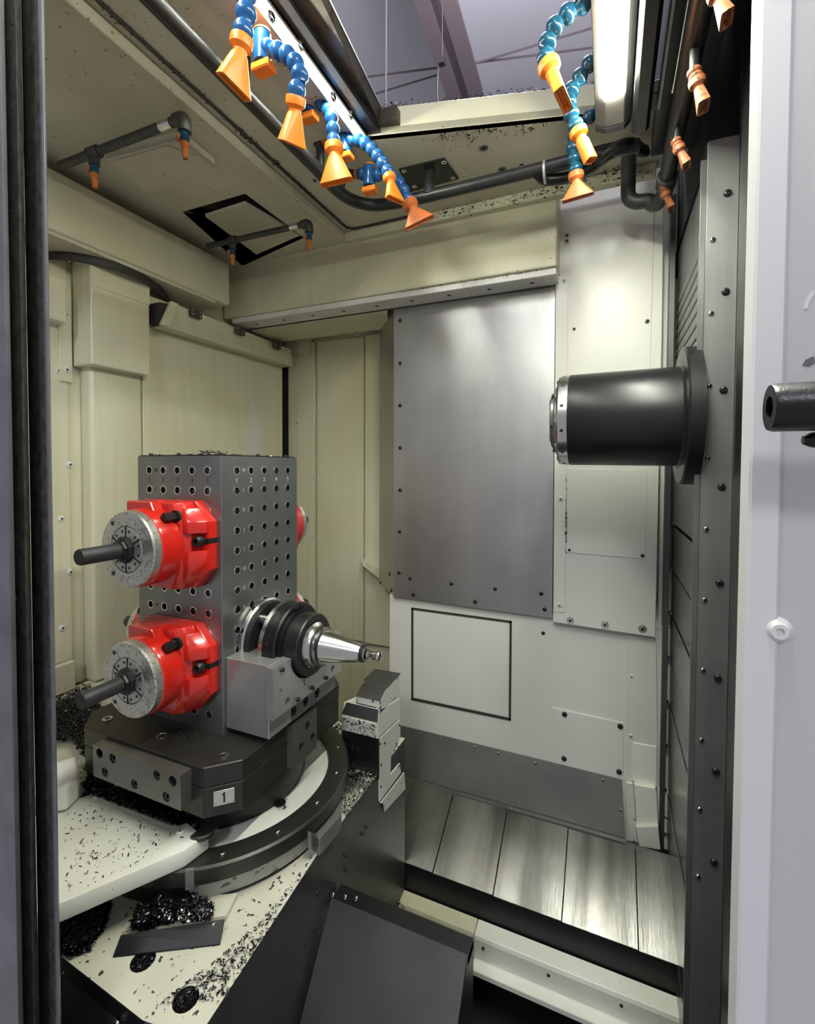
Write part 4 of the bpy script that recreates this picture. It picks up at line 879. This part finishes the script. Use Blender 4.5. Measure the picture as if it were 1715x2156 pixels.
nozzle_line('blue jointed nozzle nearest the top edge with a wide orange fan tip', [(512, -40), (517, -10), (518, 25), (514, 55), (508, 85)], .0178, 'bead_blue', 'tip_fan', (497, 158), .66, wide=(0, 1, 0))
y2 = elbow(516, 196, 520, 92); y2 = .80
nozzle_line('blue jointed nozzle arching over the hose with an orange fan tip, second from top', [(524, 92), (540, 98), (580, 107), (607, 118), (626, 140), (631, 168), (622, 196)], .0178, 'bead_blue', 'tip_fan', (617, 278, .02), y2, valve_at=(552, 102), wide=(0, 1, 0))
y3 = elbow(618, 305, 604, 212)
nozzle_line('blue jointed nozzle in the middle of the row with a fan tip turned to us', [(622, 212), (645, 211), (672, 216), (690, 232), (699, 258), (701, 285), (702, 312)], .0178, 'bead_blue', 'tip_fan', (709, 384), y3, valve_at=(648, 214), wide=(1, .2, 0), start=(606, 211))
y4 = elbow(672, 362, 674, 300)
nozzle_line('blue jointed nozzle curving down to a narrow orange tip, fourth in the row', [(700, 299), (722, 298), (745, 294), (766, 300), (786, 318), (803, 340), (818, 365)], .0178, 'bead_blue', 'tip_fan', (831, 418), y4, valve_at=(724, 300), wide=(.4, 1, 0), tipscale=.9, start=(682, 297))
y5 = elbow(728, 400, 742, 366)
nozzle_line('lowest blue jointed nozzle in the row, orange tip hanging below the bend', [(762, 366), (777, 369), (797, 369), (815, 366), (833, 376), (848, 398), (860, 424)], .0178, 'bead_blue', 'tip_fan_wide_dirty', (883, 470), y5, valve_at=(777, 372), wide=(1, .3, 0), start=(748, 367), om='orange_plastic')
# hoses hanging beside the work light
nozzle_line('teal jointed nozzle left of the work light with an orange scoop tip', [(1258, -15), (1235, 2), (1205, 22), (1175, 46), (1157, 78), (1148, 108), (1150, 135)], .0178, 'bead_teal', 'tip_fan', (1186, 212), .98, wide=(.2, 1, 0))
nozzle_line('teal jointed nozzle below the scoop tip, ending in a bright yellow-orange cone', [(1262, 112), (1240, 135), (1222, 160), (1205, 185), (1197, 215), (1203, 245), (1214, 272)], .0178, 'bead_teal', 'tip_cone', (1240, 332), 1.16, roll=0)
nozzle_line('lowest dark teal nozzle by the work light with a dull orange fan tip', [(1262, 228), (1240, 246), (1220, 262), (1208, 290), (1206, 318), (1210, 350), (1212, 362)], .0178, 'bead_teal', 'tip_fan_wide_dirty', (1215, 405), 1.34, wide=(1, 0, 0))
# ceiling spray pipes
def spray_pipe(label, a, b_, tee, n1, n2, z, r):
    A_ = W(*a, z=z); B_ = W(*b_, z=z); t = thing('spray_pipe', (A_ + B_) / 2, label, 'pipe')
    obj('pipe', tube([A_, B_], r, 16), 'pipe_grey', t, smooth=60)
    obj('silver_sleeve', lathe(A_.lerp(B_, .86), B_ - A_, [(0, r * 1.08), ((B_ - A_).length * .08, r * 1.08)], 16), 'bright_steel', t, smooth=30)
    d = (B_ - A_).normalized()
    obj('elbow', tube(smooth_path([B_ - d * .012, B_ + d * .008, B_ + d * .016 + Vector((0, 0, -.012)), B_ + d * .016 + Vector((0, 0, -.034))], 5), r * 1.4, 16), 'pipe_grey', t, smooth=60)
    T_ = W(*tee, z=z)
    tj = obj('tee', lathe(T_ - d * .022, d, [(0, r * 1.15), (.004, r * 1.4), (.040, r * 1.4), (.044, r * 1.15)], 16), 'pipe_grey', t, smooth=40)
    obj('tee_stub', lathe(T_, (0, 0, -1), [(0, r * 1.2), (.032, r * 1.25), (.034, r)], 16), 'pipe_grey', tj, smooth=40)
    for p in (T_ + Vector((0, 0, -.03)), B_ + d * .016 + Vector((0, 0, -.034))):
        v = obj('valve', lathe(p, (0, 0, -1), [(0, r * .8), (.006, r * .8), (.008, r * 1.0), (.026, r * 1.0), (.028, r * .7)], 14), 'teal_plastic', t, smooth=35)
        obj('lever', lathe(p + Vector((-r * .9, -.004, -.015)), (-.6, -1, 0), [(0, r * .7), (.006, r * .85), (.008, r * .6)], 12), 'orange_dirty', v, smooth=35)
        oriented('tip_cone_dirty', 'nozzle_tip', t, p + Vector((0, 0, -.026)), (0.06, 0, -1), r * .95)
    return t
spray_pipe('grey ceiling spray pipe with two small orange nozzles, the nearer one', (128, 349), (378, 252), (198, 322), None, None, 2.455, .0115)
spray_pipe('grey ceiling spray pipe with two small orange nozzles, the farther one above the drilled block', (438, 518), (642, 472), (489, 506), None, None, 2.455, .0105)
# dark coolant pipe with dull orange nozzles on the right
xr, zr = .135, 2.40
rp_ = thing('right_coolant_pipe', (xr, 1.2, zr), 'dark coolant pipe running along the upper right with elbows at its end', 'pipe')
obj('pipe', tube([(xr, .5, zr), (xr, 1.50, zr)], .02, 16), 'black_oxide', rp_, smooth=60)
obj('union', lathe((xr, 1.48, zr), (0, 1, 0), [(0, .021), (.004, .026), (.05, .026), (.054, .021)], 18), 'pipe_grey', rp_, smooth=40)
eA = Vector((xr, 1.56, zr - .005)); eB = W(1340, 425, y=1.60); 
obj('elbow', tube(smooth_path([eA + Vector((0, -.04, 0)), eA, eA + Vector((-.02, .04, -.01)), eB + Vector((.03, 0, -.004)), eB, eB + Vector((-.022, 0, .02)), eB + Vector((-.024, 0, .07)), eB + Vector((-.024, 0, .14))], 5), .021, 16), 'pipe_grey', rp_, smooth=60)
for i, (px, py, tx, tyy, sc) in enumerate(((1500, -30, 1528, 38, 1.05), (1462, 155, 1480, 222, 1.0), (1424, 300, 1444, 347, 1.0), (1397, 398, 1412, 438, 1.0))):
    yy = (.84, 1.04, 1.26, 1.50)[i]
    a = W(px, py, y=yy); b_ = W(tx, tyy, y=yy); lab = ('orange nozzle cut off by the top edge of the picture, right of the light', 'dull orange nozzle on the dark right-hand pipe, below the cut-off one', 'dull orange nozzle on the dark right-hand pipe, second from its elbow', 'small orange nozzle right at the elbow of the dark pipe')[i]
    t = thing('pipe_nozzle', a, lab, 'coolant nozzle', 'orange nozzles on the right-hand pipe')
    L = (b_ - a).length
    obj('collar', lathe(a - (b_ - a) * .12, b_ - a, [(0, L * .18), (L * .1, L * .2), (L * .16, L * .16), (L * .24, L * .2), (L * .34, L * .17)], 14), 'orange_shaded_grimy', t, smooth=35)
    oriented('tip_fan_shaded_grimy', 'nozzle_tip', t, a + (b_ - a) * .2, b_ - a, L * .85 / 3.8, 0, (0, 1, .3))
    obj('stub', tube([a - (b_ - a) * .05, Vector((xr, yy, zr))], L * .13, 10), 'black_oxide', t, smooth=60)

# ================================================================ WORK LIGHTS
lz = 2.46
lt = thing('work_light', (0, .9, lz), 'glowing white LED work light bar hanging in the roof opening at top right', 'work light')
ye = 1.295
lx0, lx1 = -.043, .037
obj('housing', prism([(lx0, .25, lz + .0), (-.020, .25, lz - .012), (.022, .25, lz - .012), (lx1, .25, lz + .004), (lx1, .25, lz + .07), (lx0, .25, lz + .07)], (0, ye - .25, 0), .002), 'lamp_shell', lt)
obj('lens', prism([(-.0235, .25, lz - .0125), (.0180, .25, lz - .0125), (.0170, .25, lz - .019), (-.0225, .25, lz - .019)], (0, W(1280, 212, z=lz - .019).y - .25, 0), .001), 'lamp_lens', lt)
obj('end_cap', prism([(lx0 - .001, ye, lz - .002), (-.020, ye, lz - .015), (.024, ye, lz - .015), (lx1 + .001, ye, lz + .002), (lx1 + .001, ye, lz + .072), (lx0 - .001, ye, lz + .072)], (0, .022, 0), .002), 'steel_dark', lt)
obj('side_shroud', box(lx1 + .002, lx1 + .040, .25, ye + .01, lz - .045, lz + .10, .008), 'black_satin', lt)
obj('mount_bracket', box(-.01, .16, ye - .03, ye + .03, lz + .018, lz + .05, .003), 'black_satin', lt)
obj('cable_gland', lathe((.0, ye + .022, lz + .02), (0, 1, 0), [(0, .012), (.012, .012), (.016, .008), (.03, .006)], 14), 'pipe_grey', lt, smooth=35)
bw = struct('trim_6', box(.095, .20, .3, 1.5, 2.47, 2.75), 'black_satin')
obj('rail', box(.092, .102, .3, 1.30, 2.46, 2.49, .002), 'steel', bw)
obj('chrome_rail', lathe((.122, .3, 2.462), (0, 1, 0), [(0, .006), (.95, .006)], 12), 'bright_steel', bw, smooth=40)
l2 = thing('strip_light', (-.66, .9, 2.53), 'long thin LED strip light mounted along the left edge of the roof opening', 'work light')
lx = W(640, 150, z=2.53).x
obj('strip_housing', box(-.668, -.640, .25, 1.22, 2.5355, 2.56, .002), 'lamp_shell', l2)
obj('strip_shade', box(-.668, -.6635, .25, 1.22, 2.5275, 2.5355), 'lamp_shell', l2)  # lip added to keep the strip's grazing light off the ceiling
obj('strip_lens', box(-.662, -.650, .25, 1.19, 2.529, 2.5355, .001), 'strip_lens', l2)

# ================================================================ ROOF COVER AND SHED ABOVE
rc = thing('roof_cover', (-.6, .9, 2.6), 'rust-speckled sliding roof cover tilted above the left of the opening', 'roof cover')
cA, cB = W(742, 262, z=2.545), W(808, 243, z=2.62)
far_l, far_r = Vector((-.635, 1.20, 2.55)), W(808, 243, y=1.235)
near_l = Vector((-.635, .25, 2.55)); near_r = Vector((W(690, 0, y=.86).x, .86, W(690, 0, y=.86).z)); near_r = far_r + (near_r - far_r) * 2.2
cov = obj('cover_sheet', prism([near_l, far_l + Vector((.03, 0, .02)), far_r, near_r], (0, 0, .006)), 'rust_cover', rc)
ol = (near_r - far_r)
obj('cover_flange', prism([far_r, near_r, near_r + Vector((-.012, 0, .03)), far_r + Vector((-.012, 0, .03))], (.003, 0, 0)), 'steel', cov)
obj('cover_groove', prism([far_r.lerp(far_l, .3), near_r.lerp(near_l, .3), near_r.lerp(near_l, .33), far_r.lerp(far_l, .33)], (0, 0, -.004)), 'void', cov)
obj('guide_rail', box(-.645, -.605, .25, 1.24, 2.545, 2.60, .003), 'black_satin', rc)
for px, py in ((632, 97), (737, 243), (700, 205), (570, 36)): hw('button_steel', 'screw', rc, W(px, py, x=-.6045), NX, .010)
obj('end_bracket', box(-.62, -.55, 1.20, 1.235, 2.56, 2.60, .002), 'rust_cover', rc)
# factory roof seen through the opening
shed = struct('ceiling', prism([(-9, -4, 6.3), (5, -4, 6.3), (5, 12, 5.0), (-9, 12, 5.0)], (0, 0, .1)), 'shed_roof')
shw = struct('wall_back', box(-9, 5, 9, 9.1, 0, 6), 'shed_roof')
bA, bB = W(915, 0, z=5.2), W(990, 240, z=4.9)
dd = (bA - bB); bA2 = bB + dd * 3; bB2 = bB - dd * 2
bmv = thing('roof_beam', (bA + bB) / 2, 'dark steel roof beam of the factory hall seen through the opening', 'roof beam')
sd_ = dd.cross(NZ).normalized() * .16
obj('web', prism([bA2 - sd_ * .2, bB2 - sd_ * .2, bB2 + sd_ * .2, bA2 + sd_ * .2], (0, 0, .5)), 'shed_beam', bmv)
obj('bottom_flange', prism([bA2 - sd_, bB2 - sd_, bB2 + sd_, bA2 + sd_], (0, 0, .03)), 'shed_beam', bmv)
for (a, b_) in (((815, 190), (930, 155)), ((980, 135), (1250, 100))):
    p, q_ = W(*a, z=5.35), W(*b_, z=5.35); d = (q_ - p).normalized() * 6
    obj('roof_seam', tube([p - d * .3, q_ + d * .3], .009, 5), 'shed_beam', shed)
cd = thing('hanging_conduit', W(812, 120, y=3.2), 'thin vertical conduit hanging in the factory hall', 'conduit')
p = W(812, 120, y=3.2); obj('conduit', tube([(p.x, 3.2, 2.0), (p.x, 3.2, 6.2)], .008, 8), 'shed_beam', cd)
cd2 = thing('hanging_cable', W(925, 130, y=3.2), 'thin black cable hanging from a box under the roof beam', 'cable')
obj('cable', tube(smooth_path([W(930, 130, y=3.2), W(922, 150, y=3.2), W(920, 190, y=3.2), W(922, 240, y=3.2)], 5), .006, 6), 'ink', cd2)
pj = W(930, 130, y=3.2); obj('drop_rod', tube([pj, (pj.x, 3.2, 6.0)], .004, 6), 'ink', cd2)
obj('junction_box', box(W(930, 130, y=3.2).x - .02, W(930, 130, y=3.2).x + .02, 3.18, 3.22, W(930, 130, y=3.2).z - .02, W(930, 130, y=3.2).z + .02), 'ink', cd2)

# ================================================================ CHIPS
def px_chips(name, n, poly, z, size, label, m='chip', jz=0.004, hump=0.0):
    c = np.mean(np.array(poly), axis=0); out = []; R = max(math.hypot(p[0] - c[0], p[1] - c[1]) for p in poly)
    for (x, y) in in_poly(n, poly):
        k = max(0, 1 - math.hypot(x - c[0], y - c[1]) / R); p = W(x, y, z=z); out.append(p + Vector((0, 0, random.random() * (jz + hump * k))))
    return chips(name, out, size, m, label)
px_chips('chip_pile', 9000, [(100, 1440), (165, 1432), (190, 1450), (215, 1500), (225, 1560), (195, 1570), (180, 1600), (150, 1560), (100, 1565)], .845, .0075, 'heaped black metal chips on the ledge left of the pallet', jz=.012, hump=.01)
px_chips('chip_pile', 5200, [(195, 1540), (198, 1640), (360, 1705), (395, 1722), (365, 1738), (250, 1695), (185, 1670), (165, 1650), (178, 1600)], .79, .0065, 'drift of black chips packed along the front edge of the pallet', jz=.010)
px_chips('scattered_chips', 190, [(135, 1720), (200, 1690), (330, 1745), (385, 1765), (300, 1820), (135, 1890)], zc + .001, .0052, 'sparse dark chips sprinkled over the white cover plate')
px_chips('scattered_chips', 520, [(560, 1930), (660, 1800), (640, 1850), (470, 2110), (330, 2120), (480, 2000)], ZB + .001, .0055, 'dark chips scattered down the cream bed beside the side wall')
px_chips('chip_pile', 4200, [(275, 1960), (290, 1925), (330, 1915), (400, 1898), (450, 1920), (440, 1942), (360, 1945), (300, 1965)], ZB + .016, .0070, 'shiny chip heap above the dark ramp plate', 'chip', jz=.02, hump=.012)
px_chips('chip_pile', 260, [(330, 1925), (400, 1900), (448, 1922), (430, 1942), (350, 1945)], ZB + .034, .0065, 'bright chips glinting on top of the heap above the ramp plate', 'chip_bright', jz=.012)
px_chips('chip_pile', 6000, [(120, 1955), (235, 1905), (225, 1945), (190, 2000), (150, 2015), (120, 2005)], ZB + .004, .0075, 'black chips gathered on the bed under the white cover plate', jz=.02)
px_chips('chip_pile', 1600, [(690, 1540), (722, 1520), (725, 1610), (795, 1640), (720, 1650), (715, 1600)], ZB + .03, .0065, 'chips heaped at the foot of the stepped guard', jz=.02)
px_chips('scattered_chips', 1500, [(712, 1620), (795, 1635), (730, 1725), (715, 1700)], ZB + .001, .004, 'fine chips peppered over the bed beside the stepped guard')
for h in hl:
    px = [h + Vector((random.gauss(0, .011), random.gauss(0, .011), -.006)) for _ in range(160)]
    chips('hole_chips', px, .007, 'chip', parent=bed)
